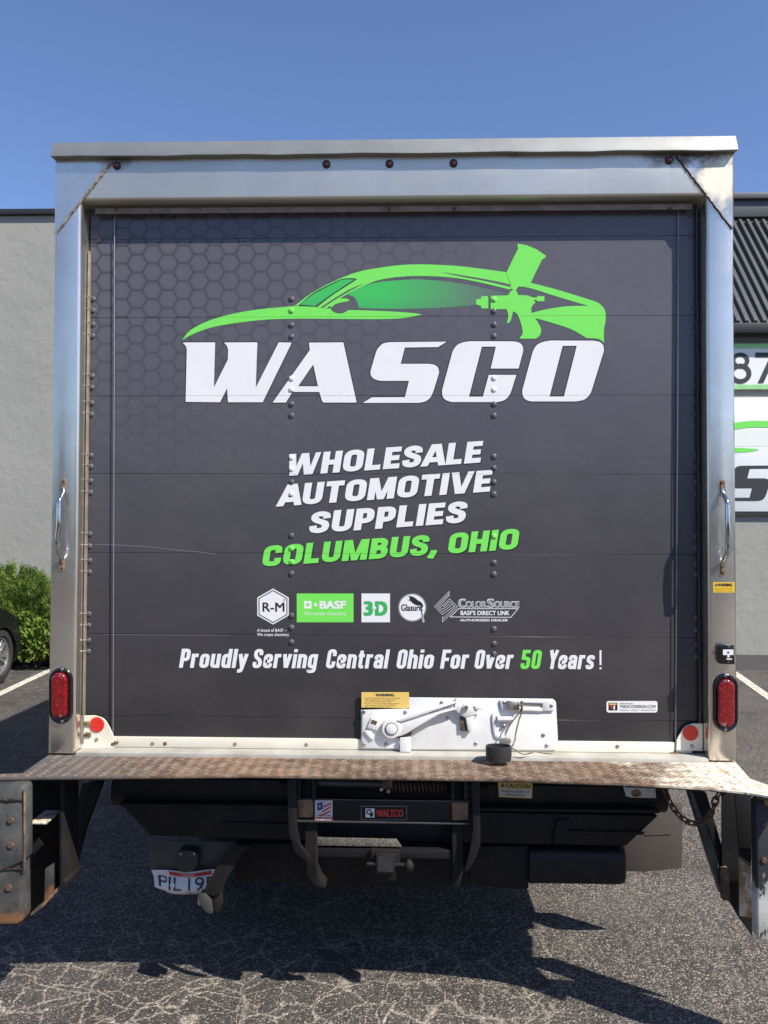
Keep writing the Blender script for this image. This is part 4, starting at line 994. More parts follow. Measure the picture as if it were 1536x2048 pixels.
# ---- post fittings
def capsule(cx, cy, w, h, n=10):
    r = w/2; out = []
    for k in range(n+1): a = PI*k/n; out.append((cx+r*math.cos(a), cy-(h/2-r)-r*math.sin(a)))
    for k in range(n+1): a = PI*k/n; out.append((cx-r*math.cos(a), cy+(h/2-r)+r*math.sin(a)))
    return out
def tail(cx, cy, w, h, lx, ly, lw, lh):
    # bezel: lofted rings that rise and dish in, then the domed lens
    def ring(x, y, w, h, Y): return [tuple(at(px, py, 0).xz) for px, py in capsule(x, y, w, h)], Y
    m = MB(); rs = [(cx,cy,w,h,-.0002), (cx,cy,w,h,-.006), (cx,cy,w-3,h-3,-.010), (cx,cy,w-7,h-7,-.011), ((cx+lx)/2,(cy+ly)/2,lw+2,lh+2,-.006)]
    m.loft([[(p[0], Y, p[1]) for p in ring(x,y,ww,hh,0)[0]] for x,y,ww,hh,Y in rs])
    o = m.build('tail_light', M['gloss_black'], TR, smooth=True, sharp=35)
    m = MB(); rs = [(lx,ly,lw+1,lh+1,-.005), (lx,ly,lw,lh,-.014), (lx,ly,lw-2,lh-2,-.018), (lx,ly,lw-7,lh-7,-.020), (lx,ly,lw-20,lh-20,-.0205)]
    m.loft([[(p[0], Y, p[1]) for p in ring(x,y,ww,hh,0)[0]] for x,y,ww,hh,Y in rs]); m.build('lens', M['red_lens'], o, smooth=True, sharp=50)
    for yy in (ly-lh/2+5, ly+lh/2-5):
        MB().lathe([(.005, 0), (.005, -.001), (.0005, -.0012)], at(lx, yy, -.0195), n=8).build('lens_mark', M['screw'], o)
    for yy in (cy-h/2+4, cy+h/2-4):
        MB().lathe([(.0055, 0), (.005, -.002), (.0005, -.0026)], at(cx+1, yy, -.0105), n=12).build('screw', M['screw'], o, smooth=True)
    # the six bright LED cups behind the lens
    for r_ in range(3):
        for c_ in (-1, 1):
            p = at(lx+c_*lw*.22, ly+(r_-1)*lh*.27, -.0203)
            MB().lathe([(.008, .001), (.0078, -.0008), (.0062, -.0014), (.0025, .0), (.0005, -.001)], p, n=12).build('led_cup', M['red_lens'], o, smooth=True, sharp=60)
tail(123, 1391, 47, 112, 121, 1390, 31, 92)
tail(1450, 1405, 50, 116, 1450, 1405, 33, 96)
def handle(fa, fb, bow, top, bot):
    o = thing('grab_handle', '', 'x'); del o['label']; del o['category']; o.parent = TR
    for (x, y) in (fa, fb):
        px = capsule(x, y, 9.5, 27)
        pts = [at(a, b_, -.001).xz for a, b_ in px]
        MB().prism([tuple(p) for p in pts], -.0065, -.0005).build('handle_foot', M['rustbolt' if 0 else 'rust'], o, bevel=.001, seg=1)
        for dy in (-8, 7):
            MB().lathe([(.0052, 0), (.0052, -.0012), (.003, -.0026), (.0005, -.0028)], at(x, y+dy, -.0065), n=10).build('bolt', M['rustbolt'], o, smooth=True)
    path = [(fa[0], fa[1]+4, -.006), (fa[0], fa[1]+12, -.010), (fa[0]+bow*.45, fa[1]+21, -.028), (fa[0]+bow*.9, fa[1]+32, -.045), (fa[0]+bow, fa[1]+50, -.048), (fa[0]+bow*1.05, (fa[1]+fb[1])/2, -.050), (fb[0]+bow, fb[1]-50, -.048), (fb[0]+bow*.85, fb[1]-32, -.045), (fb[0]+bow*.4, fb[1]-20, -.028), (fb[0], fb[1]-11, -.010), (fb[0], fb[1]-4, -.006)]
    P = [at(*q) for q in path]; Q = []
    for i in range(len(P)-1):
        a, b_, c, d = P[max(i-1,0)], P[i], P[i+1], P[min(i+2,len(P)-1)]
        for k in range(5):
            t = k/5; Q.append(.5*((2*b_) + (c-a)*t + (2*a-5*b_+4*c-d)*t*t + (3*b_-a-3*c+d)*t**3))
    Q.append(P[-1]); n = len(Q); rs = [.0085-(.003 if i < 6 or i > n-7 else 0) for i in range(n)]
    MB().tube(Q, rs, 12).build('grab_bar', M['chrome'], o, smooth=True)
handle((127, 970), (124, 1129), -9, 0, 0); handle((1445, 973), (1446, 1137), 10, 0, 0)
# stickers on right post
decal('warning_label', [rect_px(1426.5, 1164.5, 1469, 1185)], -.0008, M['yellow2'], TR, cut=False)
text('WARNING', 1435, 1172.5, 1465, 6, -.0012, M['ink'], TR, bold=.04)
decal('warning_triangle', [[(1429,1172),(1432,1166.5),(1435,1172)]], -.0012, M['ink'], TR, cut=False)
px_lab = [(1430, 1176), (1430, 1179), (1430, 1182)]
for i, (x, y) in enumerate(px_lab): text('MOVING DOOR CAN CAUSE INJURY', x, y+.8, x+36, 1.5, -.0012, M['ink'], TR)
# switch box
SB = slab('switch_box', [(1440,1289),(1469,1290),(1470,1329),(1440,1328),(1437,1322),(1437,1296)], -.030, -.0008, M['gloss_black'], TR, .003)
decal('switch_label', [rect_px(1446, 1299, 1467, 1310)], -.0306, M['white'], SB, cut=False); decal('switch_label', [rect_px(1452, 1311, 1465, 1319)], -.0306, M['ink'], SB, cut=False)
decal('switch_arrow', [circ(1456.5, 1305, 2.2, 12)], -.0310, M['ink'], SB, cut=False); decal('switch_arrow', [circ(1457, 1312.5, 2.6, 12)], -.0310, M['white'], SB, cut=False)
decal('switch_arrow', [rect_px(1453, 1317, 1464, 1319.4)], -.0312, M['white'], SB, cut=False)
for y in (1294, 1324): MB().lathe([(.005, 0), (.004, -.002), (.0005, -.0024)], at(1457, y, -.030), n=10).build('box_screw', M['greysteel'], SB, smooth=True)
MB().tube([at(1438, 1307, -.014), at(1427, 1307, -.020)], .0032, 8).build('toggle', M['chrome'], SB, smooth=True)

# ---- rear step plate with raised tread
ZP = .852
pl = [(150,1504),(98,1507),(45,1546),(-60,1550),(-60,1558),(70,1555),(500,1551),(768,1555),(1010,1559),(1250,1567),(1420,1577),(1500,1586),(1620,1606),(1620,1600),(1500,1557),(1476,1530),(1419,1524)]
pp = [atz(x, y, ZP) for x, y in pl]
pp = [(p.x, p.y) for p in pp]; pp[0] = (-1.10, .045); pp[-1] = (1.10, .045); pp[1] = (-1.22, .045); pp.insert(-1, (1.22, .045))
STEP = MB().prismz(pp, ZP-.006, ZP).build('rear_step_plate', M['plate'], TR)
front = [(x, y) for x, y in pp[4:13]]
m = MB(); 
for (xa, ya), (xb, yb) in zip(front, front[1:]): 
    m.loft([[(xa, ya-.001, ZP-.0065), (xa, ya-.001, ZP-.009), (xa, ya+.006, ZP-.009), (xa, ya+.006, ZP-.0065)], [(xb, yb-.001, ZP-.0065), (xb, yb-.001, ZP-.009), (xb, yb+.006, ZP-.009), (xb, yb+.006, ZP-.0065)]])
m.build('step_lip', M['dark'], TR)
# lozenges
m = bmesh.new(); sp = .0205; row = 0
def inside(x, y):
    c = False; n = len(pp)
    for i in range(n):
        (x0, y0), (x1, y1) = pp[i], pp[i-1]
        if (y0 > y) != (y1 > y) and x < (x1-x0)*(y-y0)/(y1-y0)+x0: c = not c
    return c
y = -.30
while y < .04:
    x = -1.45 + (row % 2)*sp*.5
    while x < 1.45:
        if inside(x, y-.009) and inside(x, y+.009) and inside(x-.01, y) and inside(x+.01, y) and random.random() > .10:
            a = (1 if (row + int((x+2)/sp)) % 2 else -1)*.80 + random.uniform(-.08,.08); l, w_, h = .0108*random.uniform(.75, 1.08), .0036, .0026*random.uniform(.5, 1.15)
            ca, sa = math.cos(a), math.sin(a)
            q = lambda u, v, z: m.verts.new((x+u*ca-v*sa, y+u*sa+v*ca, ZP+z))
            A, B, C, D = q(-l,0,.0001), q(0,-w_,.0001), q(l,0,.0001), q(0,w_,.0001); E_, F_ = q(-l*.45,0,h), q(l*.45,0,h)
            for f in ((A,B,E_),(B,C,F_),(B,F_,E_),(C,D,F_),(D,A,E_),(D,E_,F_)): m.faces.new(f)
        x += sp
    y += sp*.66; row += 1
bmesh.ops.recalc_face_normals(m, faces=m.faces)
me = bpy.data.meshes.new('tread'); m.to_mesh(me); m.free()
o = link('tread', me, STEP, M['tread']); o['kind'] = 'stuff'

# ---- outer step brackets
def chan(name, pts, Y0, Y1, mat, bev=.002): return slab(name, pts, Y0, Y1, M[mat], TR, bev)
# left
chan('step_bracket', [(-150,1574),(46,1572),(49,1580),(49,1722),(0,1744),(-150,1798)], -.335, -.27, 'brk', .008)
chan('bumper_tube', [(-150,1580),(40,1578),(46,1832),(42,1846),(32,1850),(-150,1852)], -.325, -.26, 'brk', .010)
for (bx, by) in ((22, 1640), (22, 1690), (18, 1775)):
    MB().lathe([(.011, .003), (.011, -.004), (.0095, -.006), (.0005, -.006)], at(bx, by, -.335 if by < 1700 else -.325), n=6).build('bracket_bolt', M['rustbolt'], TR)
for (ya, yb2_) in ((1600, 1602), (1738, 1740)):
    pts = [at(-150+198*i/24, ya+random.uniform(-.8, .8), -.336 if ya < 1700 else -.327) for i in range(25)]
    MB().tube(pts, [.0045*random.uniform(.7, 1.2) for _ in pts], 6).build('weld_bead', M['weld2'], TR, smooth=True, sharp=80)
MB().tube([at(49, 1740, -.332), at(49, 1580, -.338)], .004, 6).build('edge_roll', M['rust'], TR, smooth=True)
chan('bracket_web', [(40,1560),(118,1558),(118,1776),(104,1785),(62,1826),(40,1826)], -.085, -.078, 'dark', .001)
chan('bracket_flange', [(119,1558),(127,1558),(127,1760),(136,1763),(131,1778),(119,1778)], -.19, -.06, 'dark', .001)
MB().box(at(62,1650,-.2).x, at(95,1650,-.2).x, -.21, -.08, at(80,1645,-.21).z-.006, at(80,1645,-.21).z).build('bracket_shelf', M['flake'], TR, bevel=.001)
chan('bracket_gusset', [(66,1598),(100,1560),(70,1560)], -.18, -.173, 'dark', 0)
chan('bracket_gusset', [(66,1710),(86,1690),(70,1668),(66,1668)], -.16, -.153, 'dark2', 0)
chan('bracket_tab', [(90,1738),(109,1725),(110,1788),(88,1812)], -.17, -.160, 'brk', .001)
chan('bracket_foot', [(62,1826),(84,1808),(110,1780),(110,1788),(86,1814),(62,1832)], -.20, -.08, 'rust', 0)
chan('brace', [(164,1566),(203,1566),(168,1660),(148,1738),(124,1756),(128,1700)], .16, .20, 'dark2', .002)
# right
chan('brace', [(1378,1584),(1386,1584),(1430,1700),(1452,1790),(1444,1792),(1420,1720)], -.10, -.06, 'greysteel', .001)
chan('brace', [(1387,1584),(1413,1586),(1446,1700),(1462,1795),(1453,1795),(1431,1700)], -.085, -.055, 'dark2', .001)
chan('bracket_web', [(1444,1582),(1500,1588),(1505,1872),(1478,1836),(1460,1805),(1444,1790)], -.10, -.092, 'dark2', .001)
chan('bracket_flange', [(1446,1740),(1458,1738),(1460,1800),(1447,1802)], -.13, -.101, 'rust', .001)
chan('bracket_plate', [(1479,1716),(1503,1738),(1503,1836),(1480,1832)], -.15, -.143, 'flake', .001)
chan('bracket_gusset', [(1470,1590),(1503,1592),(1503,1728),(1479,1712)], -.17, -.163, 'dark2', .001)
chan('bumper_tube', [(1512,1604),(1518,1600),(1680,1622),(1680,1900),(1522,1880),(1515,1874)], -.315, -.27, 'brk2', .010)
for (bx, by) in ((1528, 1650), (1528, 1720)):
    MB().lathe([(.010, .003), (.010, -.004), (.0085, -.006), (.0005, -.006)], at(bx, by, -.315), n=6).build('bracket_bolt', M['rustbolt'], TR)
chan('end_cap', [(1530,1600),(1560,1598),(1560,1612),(1532,1612)], -.33, -.316, 'rust', .002)

# ---- liftgate mechanism
MB().tube([at(232, 1578, .06)+Vector((0,0,0)), at(1328, 1592, .06)], .055, 16).build('lift_tube', M['dark2'], TR, smooth=True, sharp=50)
chan('lift_beam', [(226,1555),(1332,1576),(1322,1604),(1300,1626),(1290,1606),(250,1600),(228,1585)], .0, .05, 'dark2', .002)
chan('folded_platform', [(245,1612),(590,1617),(955,1625),(1316,1632),(1252,1692),(955,1686),(590,1680),(302,1672)], -.02, .03, 'dark', .003)
MB().box(at(240,1610,-.02).x, at(1318,1630,-.02).x, -.03, .06, at(768,1618,-.02).z, at(768,1612,-.02).z).build('platform_edge', M['dark'], TR, bevel=.002)
slab('platform_rib', [(440,1645),(590,1648),(590,1654),(440,1651)], -.028, -.0205, M['dark'], TR)
slab('platform_rib', [(1115,1640),(1140,1640),(1132,1688),(1106,1688)], -.032, -.0205, M['dark'], TR, .001)
slab('platform_rib', [(1130,1662),(1290,1665),(1285,1670),(1130,1667)], -.030, -.0205, M['dark'], TR)
# crossbar with its labels
CB = chan('crossbar', [(593,1598),(940,1603),(940,1645),(593,1640)], -.135, -.105, 'dark2', .002)
slab('crossbar_lip', [(592,1641),(940,1646),(940,1649.5),(592,1644.5)], -.141, -.105, M['greysteel'], TR, .001)
slab('crossbar_lip', [(592,1597),(940,1602),(940,1604.5),(592,1599.5)], -.139, -.1355, M['greysteel'], TR, .0005)
chan('bar_end', [(595,1600.5),(626,1600),(626,1634),(597,1634)], -.142, -.1355, 'rust', .001)
chan('bar_end', [(903,1605),(936,1605),(936,1640),(905,1640)], -.142, -.1355, 'rust', .001)
def cbtext(*a, **k): return text(*a, **k)
YC = -.1358
decal('flag_sticker', [rect_px(630, 1600.5, 665, 1644)], YC, M['stickwhite'], CB, cut=False)
decal('flag_blue', [[(634,1606),(645,1604),(646,1618),(635,1622)]], YC-.0003, M['stickblue'], CB, cut=False)
for (a_, b_, c_, d_) in ((647,1612,662,1605), (644,1622,662,1612), (640,1630,662,1620)):
    decal('flag_stripe', [[(a_,b_),(c_,d_),(c_,d_+3.4),(a_,b_+3.4)]], YC-.0003, M['stickred'], CB, cut=False)
decal('sticker_band', [rect_px(632, 1634.5, 664, 1643)], YC-.0003, M['stickred'], CB, cut=False)
text('MADE IN USA', 634, 1632.5, 661, 3.2, YC-.0003, M['ink'], CB, bold=.02); text('by WALTCO', 634, 1641.5, 662, 5, YC-.0006, M['white'], CB, bold=.03)
text('★', 637, 1615, 642, 5, YC-.0006, M['white'], CB)
px_c = [(722,1612),(814,1612),(814,1640),(722,1640)]
decal('maker_plate', [px_c, [(723,1613),(813,1613),(813,1639),(723,1639)]], YC, M['grey_ink'], CB, cut=False)
decal('maker_emblem', [rect_px(731, 1617, 749, 1635)], YC-.0003, M['white'], CB, cut=False)
decal('maker_emblem', [circ(738, 1624, 5.6, 18), circ(738, 1624, 3.2, 18)], YC-.0006, M['ink'], CB, cut=False)
decal('maker_emblem', [[(738,1627),(747,1625),(746,1633),(741,1634)]], YC-.0006, M['ink'], CB, cut=False)
text('WALTCO', 752, 1633.5, 807, 15, YC-.0003, M['stickred'], CB, bold=.045)
# arms
chan('lift_arm', [(574,1556),(593,1556),(594,1655),(601,1690),(622,1714),(618,1726),(590,1706),(577,1664)], -.16, -.145, 'dark2', .002)
chan('lift_arm', [(943,1560),(960,1560),(961,1690),(952,1715),(936,1744),(928,1742),(940,1700),(946,1660)], -.16, -.145, 'dark2', .002)
chan('lift_link', [(609,1554),(634,1554),(635,1730),(642,1756),(652,1772),(650,1777),(630,1774),(615,1752),(610,1700)], -.12, -.06, 'dark', .003)
chan('lift_link', [(901,1558),(925,1558),(926,1745),(920,1772),(904,1778),(900,1770),(906,1740)], -.12, -.06, 'dark', .003)
for x in (597, 627, 905, 931): chan('arm_plate', [(x-3,1555),(x+4,1555),(x+4,1600),(x-3,1600)], -.15, -.10, 'dark2', .001)
MB().tube([at(560,1570,-.11), at(590,1570,-.11)], .016, 12).build('pivot_pin', M['dark'], TR, smooth=True, sharp=50)
MB().tube([at(944,1577,-.11), at(978,1577,-.11)], .014, 12).build('pivot_pin', M['dark'], TR, smooth=True, sharp=50)
MB().tube([at(632,1565,-.09), at(765,1568,-.09)], .014, 12).build('torsion_tube', M['greysteel'], TR, smooth=True, sharp=50)
# spring
A, B = at(780,1572,-.09), at(895,1575,-.09); pts = []; nt = 15
for i in range(nt*12+1):
    t = i/(nt*12); a = t*nt*2*PI; pts.append(A.lerp(B, t)+Vector((0, .019*math.cos(a), .019*math.sin(a))))
MB().tube(pts, .0031, 5).build('coil_spring', M['chain'], TR, smooth=True)
MB().lathe([(.006,-.02),(.018,-.014),(.022,0),(.016,.016),(.006,.02)], at(774,1566,-.10), axis='X', n=14).build('spring_clamp', M['rust'], TR, smooth=True)
for x, y in ((763,1577),(777,1581)): MB().lathe([(.006,.0),(.006,-.012),(.001,-.013)], at(x,y,-.125), n=8).build('grease_nipple', M['bolt'], TR, smooth=True)
# lower box beam with a flat top, and towing receiver
zA, zB = at(768,1660,-.10).z, at(768,1716,-.10).z
MB().box(at(633,1680,-.10).x, at(908,1680,-.10).x, -.03, .10, zB, zA).build('lower_beam', M['dark2'], TR, bevel=.003)
chan('lower_beam_ledge', [(633,1696),(903,1700),(903,1718),(633,1714)], -.11, -.0305, 'dark2', .002)
chan('painted_sunlit_ledge', [(632,1675),(793,1679),(803,1694),(632,1691)], -.112, -.10, 'sunlit_grime', .001)  # pale slab painted as the sunlit strip on the grimy beam
chan('receiver', [(742,1698),(800,1700),(800,1742),(790,1762),(752,1762),(742,1742)], -.13, -.115, 'dark', .003)
chan('receiver_tube', [(752,1708),(790,1709),(790,1748),(752,1747)], -.15, -.1305, 'dark', .003)
slab('receiver_mouth', [(756,1713),(786,1714),(786,1744),(756,1743)], -.1512, -.1502, M['black'], TR)
MB().tube([at(734,1728,-.14), at(812,1730,-.14)], .007, 10).build('hitch_pin', M['dark'], TR, smooth=True)
MB().lathe([(.004,-.02),(.016,-.008),(.018,.006),(.008,.022),(.001,.026)], at(818,1733,-.14), axis='Z', n=12).build('lock', M['dark'], TR, smooth=True)
# backing frame: bumper beam, chassis rails, axle, wheels
chan('rear_crossmember', [(470,1686),(945,1690),(945,1772),(690,1774),(640,1768),(470,1762)], .12, .20, 'dark', .003)
for x in (-.43, .37): MB().box(x, x+.07, .20, 4.9, .50, .715).build('chassis_rail', M['dark'], TR)
for y in (.6, 2.6, 4.2): MB().box(-.36, .37, y, y+.08, .53, .69).build('cross_member', M['dark'], TR)
MB().lathe([(.09, -.75), (.09, -.2), (.17, -.12), (.19, 0), (.17, .12), (.09, .2), (.09, .75)], (0, 1.75, .40), axis='X', n=18).build('rear_axle', M['dark'], TR, smooth=True)
def wheel(x0, x1, y, r, parent, rim='greysteel', loc=None):
    w = (x1-x0)/2; cx = (x0+x1)/2
    o = thing('wheel', '', 'x'); del o['label']; del o['category']; o.parent = parent
    MB().lathe([(r*.60, -w*.75), (r*.70, -w), (r*.93, -w*.95), (r, -w*.7), (r, w*.7), (r*.93, w*.95), (r*.70, w), (r*.60, w*.75)], (cx, y, r), axis='X', n=36).build('tyre', M['tyre'], o, smooth=True, sharp=35)
    MB().lathe([(r*.61, -w*.74), (r*.5, -w*.3), (r*.2, -w*.2), (.001, -w*.2)], (cx, y, r), axis='X', n=24).build('rim', M[rim], o, smooth=True)
for a, c in ((-1.10, -.88), (-.86, -.64), (.64, .86), (.88, 1.10)): wheel(a, c, 1.75, .40, TR)
# fuel tank on the right, mud flap
zt0, zt1 = at(1000,1690,.02).z, at(1000,1778,.02).z; xa, xb = at(1058,1700,.02).x, at(1256,1700,.02).x
rg = []
for i, (dx, k_) in enumerate(((0,.97),(.004,1),(xb-xa-.03,1),(xb-xa-.008,.97),(xb-xa,.88))):
    ring = []
    cy, cz, ry, rz = .20, (zt0+zt1)/2, .18*k_, (zt0-zt1)/2*k_
    for j in range(28):
        a = 2*PI*j/28; c_, s_ = math.cos(a), math.sin(a)
        ring.append((xa+dx, cy+ry*math.copysign(abs(c_)**.45, c_), cz+rz*math.copysign(abs(s_)**.45, s_)))
    rg.append(ring)
MB().loft(rg).build('fuel_tank', M['dark2'], TR, smooth=True, sharp=45)
chan('tank_step', [(940,1692),(1057,1692),(1057,1778),(1000,1776),(940,1768)], .04, .30, 'dark', .004)
fl = [(1250,1600),(1363,1606),(1365,1672),(1364,1736),(1290,1744),(1250,1742)]
chan('mud_flap', fl, .40, .408, 'brown', .001)
slab('flap_fold', [(1290,1669),(1342,1667),(1342,1669),(1290,1671)], .397, .3997, M['brown'], TR)
MB().box(-1.12, -.66, 1.15, 1.158, .30, .72).build('mud_flap', M['tyre'], TR)
# left side: grey plate, licence plate, lamp, leg
chan('plate_bracket', [(296,1680),(470,1684),(452,1722),(436,1746),(312,1742),(298,1730)], .10, .106, 'greysteel', .001)
LP = thing('licence_plate', '', 'x'); del LP['label']; del LP['category']; LP.parent = TR
def plsurf(px, py, dy=0):
    q = at(px, py, .085); w = (px-366)/62
    q.y = .085 - .010*math.sin(w*4.0+.4) - .006*math.sin((py-1765)*.16) + dy; return q
m = MB(); nx, ny = 24, 10; grid = []
Lc = lambda u, v: ((304+u*(430-304)) + v*(2 - 8*u*0) + (4*v if u < .2 else 0) , (1738+u*5) + v*(48+u*2) + 4*math.sin(u*7)*v + (3*math.sin(u*5)*(1-v)) - (14*v*max(0,.3-u)/.3))
for j in range(ny+1):
    grid.append([m.b.verts.new(plsurf(*Lc(i/nx, j/ny))) for i in range(nx+1)])
for j in range(ny):
    for i in range(nx): m.b.faces.new((grid[j][i], grid[j+1][i], grid[j+1][i+1], grid[j][i+1]))
o = m.build('plate_sheet', M['white'], LP, smooth=True)
sm = o.modifiers.new('thick', 'SOLIDIFY'); sm.thickness = .0015; sm.offset = 1 
def pltext(s, u0, u1, vb, h, mat, bold=0, dy=-.0045):
    v, f = textmesh(s, 0); a = min(p[0] for p in v); b_ = max(p[0] for p in v); out = []
    for p in v:
        u = u0+(u1-u0)*(p[0]-a)/(b_-a); vv = vb - h*p[1]/.729; q = plsurf(*Lc(u, vv), dy); out.append(tuple(q))
    me = bpy.data.meshes.new('plate_text'); me.from_pydata(out, [], f); me.update(); return link('plate_text', me, LP, mat)
pltext('PIL', .08, .46, .80, .55, M['ink'], .02); pltext('195', .58, .97, .80, .55, M['ink'], .02); pltext('TRUCK', .52, .86, 1.0, .15, M['ink'], .05)
m = bmesh.new(); gg = [[m.verts.new(plsurf(*Lc(.26+.68*i/16, .03+.17*j+ .05*math.sin(PI*i/16)), -.0040)) for i in range(17)] for j in range(2)]
for i in range(16): m.faces.new((gg[0][i], gg[1][i], gg[1][i+1], gg[0][i+1]))
me = bpy.data.meshes.new('plate_band'); m.to_mesh(me); m.free(); link('plate_band', me, LP, M['stickred'])
pltext('OHIO', .46, .68, .235, .15, M['white'], .04, -.0055)
chan('plate_lamp', [p[:2] for p in cr([(352,1712),(360,1703),(378,1702),(392,1706),(396,1722),(388,1740),(372,1746),(356,1740)],3)], .04, .10, 'black', .004)
chan('plate_lamp_bolt', [(359,1706),(363,1706),(363,1710),(359,1710)], .036, .0395, 'bolt', 0); chan('plate_lamp_bolt', [(386,1706),(390,1706),(390,1710),(386,1710)], .036, .0395, 'bolt', 0)
chan('prop_leg', [(470,1690),(505,1694),(486,1704),(452,1760),(440,1790),(404,1790),(414,1768),(446,1712)], -.02, .02, 'dark', .003)
chan('prop_foot', [(397,1790),(410,1788),(421,1804),(424,1828),(412,1826),(402,1812)], -.03, .02, 'greysteel', .002)
chan('prop_foot', [(427,1786),(442,1784),(444,1812),(436,1826),(426,1820)], -.01, .02, 'dark', .002)
chan('prop_foot', [(396,1792),(400,1790),(400,1812),(395,1808)], .0, .02, 'flake', 0)
# warning labels below the plate
CL = slab('caution_label', [(996,1563),(1065,1567),(1064,1597),(998,1594)], -.008, -.0005, M['yellow'], TR)
decal('caution_field', [[(999,1576),(1063,1579),(1062,1595),(1000,1592)]], -.0086, M['stickwhite'], CL, cut=False)
text('CAUTION', 1011, 1574.5, 1061, 8, -.0088, M['ink'], CL, bold=.03, yb2=1577)
decal('caution_triangle', [[(1001,1573.5),(1005,1565.5),(1009.5,1574)]], -.0088, M['ink'], CL, cut=False)
text('Always stand clear of', 1002, 1584, 1058, 5, -.0090, M['ink'], CL, bold=.01, yb2=1586); text('platform area', 1012, 1591, 1050, 5, -.0090, M['ink'], CL, bold=.01, yb2=1592.5)
CL2 = slab('worn_label', [(1246,1570),(1310,1573),(1312,1596),(1262,1595),(1252,1592)], -.008, -.0005, M['stickwhite'], TR)
decal('worn_label_band', [[(1250,1571),(1309,1574),(1309,1577),(1251,1575)]], -.0086, M['stickblue'], CL2, cut=False)
decal('worn_label_stain', [cr([(1262,1584),(1275,1578),(1283,1590),(1268,1594)],3)], -.0087, M['rust'], CL2, cut=False)
# chain
CH = thing('safety_chain', '', 'x'); del CH['label']; del CH['category']; CH.parent = TR
cp = [(1328,1568),(1334,1590),(1345,1613),(1360,1632),(1380,1645),(1400,1645),(1416,1634),(1426,1618),(1432,1598),(1440,1584)]
P = [at(x, y, -.12+i*-.006) for i, (x, y) in enumerate(cp)]
Q = []
for i in range(len(P)-1):
    a, b_, c, d = P[max(i-1,0)], P[i], P[i+1], P[min(i+2,len(P)-1)]
    for k in range(8):
        t = k/8; Q.append(.5*((2*b_) + (c-a)*t + (2*a-5*b_+4*c-d)*t*t + (3*b_-a-3*c+d)*t**3))
Q.append(P[-1]); Ls = [0]
for a, b_ in zip(Q, Q[1:]): Ls.append(Ls[-1]+(b_-a).length)
def along(s):
    for i in range(len(Q)-1):
        if Ls[i+1] >= s: return Q[i].lerp(Q[i+1], (s-Ls[i])/(Ls[i+1]-Ls[i])), (Q[i+1]-Q[i]).normalized()
    return Q[-1], (Q[-1]-Q[-2]).normalized()
m = MB(); lk = []
for i in range(20):
    a = 2*PI*i/20; lk.append(Vector((math.copysign(max(0, abs(math.cos(a))*.0095+.0068*(abs(math.cos(a))>.01)), math.cos(a)), .0088*math.sin(a), 0)))
rings = []
for i in range(20):
    d = (lk[(i+1) % 20]-lk[i-1]).normalized(); up = Vector((0,0,1)); s2 = d.cross(up)
    rings.append([lk[i] + (up*math.cos(2*PI*k/6)+s2*math.sin(2*PI*k/6))*.0034 for k in range(6)])
rings.append(rings[0]); m.loft(rings, caps=False); bmesh.ops.remove_doubles(m.b, verts=m.b.verts, dist=1e-5)
bmesh.ops.recalc_face_normals(m.b, faces=m.b.faces)
for f in m.b.faces: f.smooth = True
lme = bpy.data.meshes.new('chain_link'); m.b.to_mesh(lme); m.b.free(); lme.materials.append(M['chain'])
nl = int(Ls[-1]/.0235)
for i in range(nl):
    p, d = along((i+.5)*Ls[-1]/nl); o = link('chain_link', lme, CH)
    q = d.to_track_quat('X', 'Z').to_matrix().to_4x4() @ Matrix.Rotation((i % 2)*PI/2+.5, 4, 'X'); o.matrix_local = Matrix.Translation(p) @ q

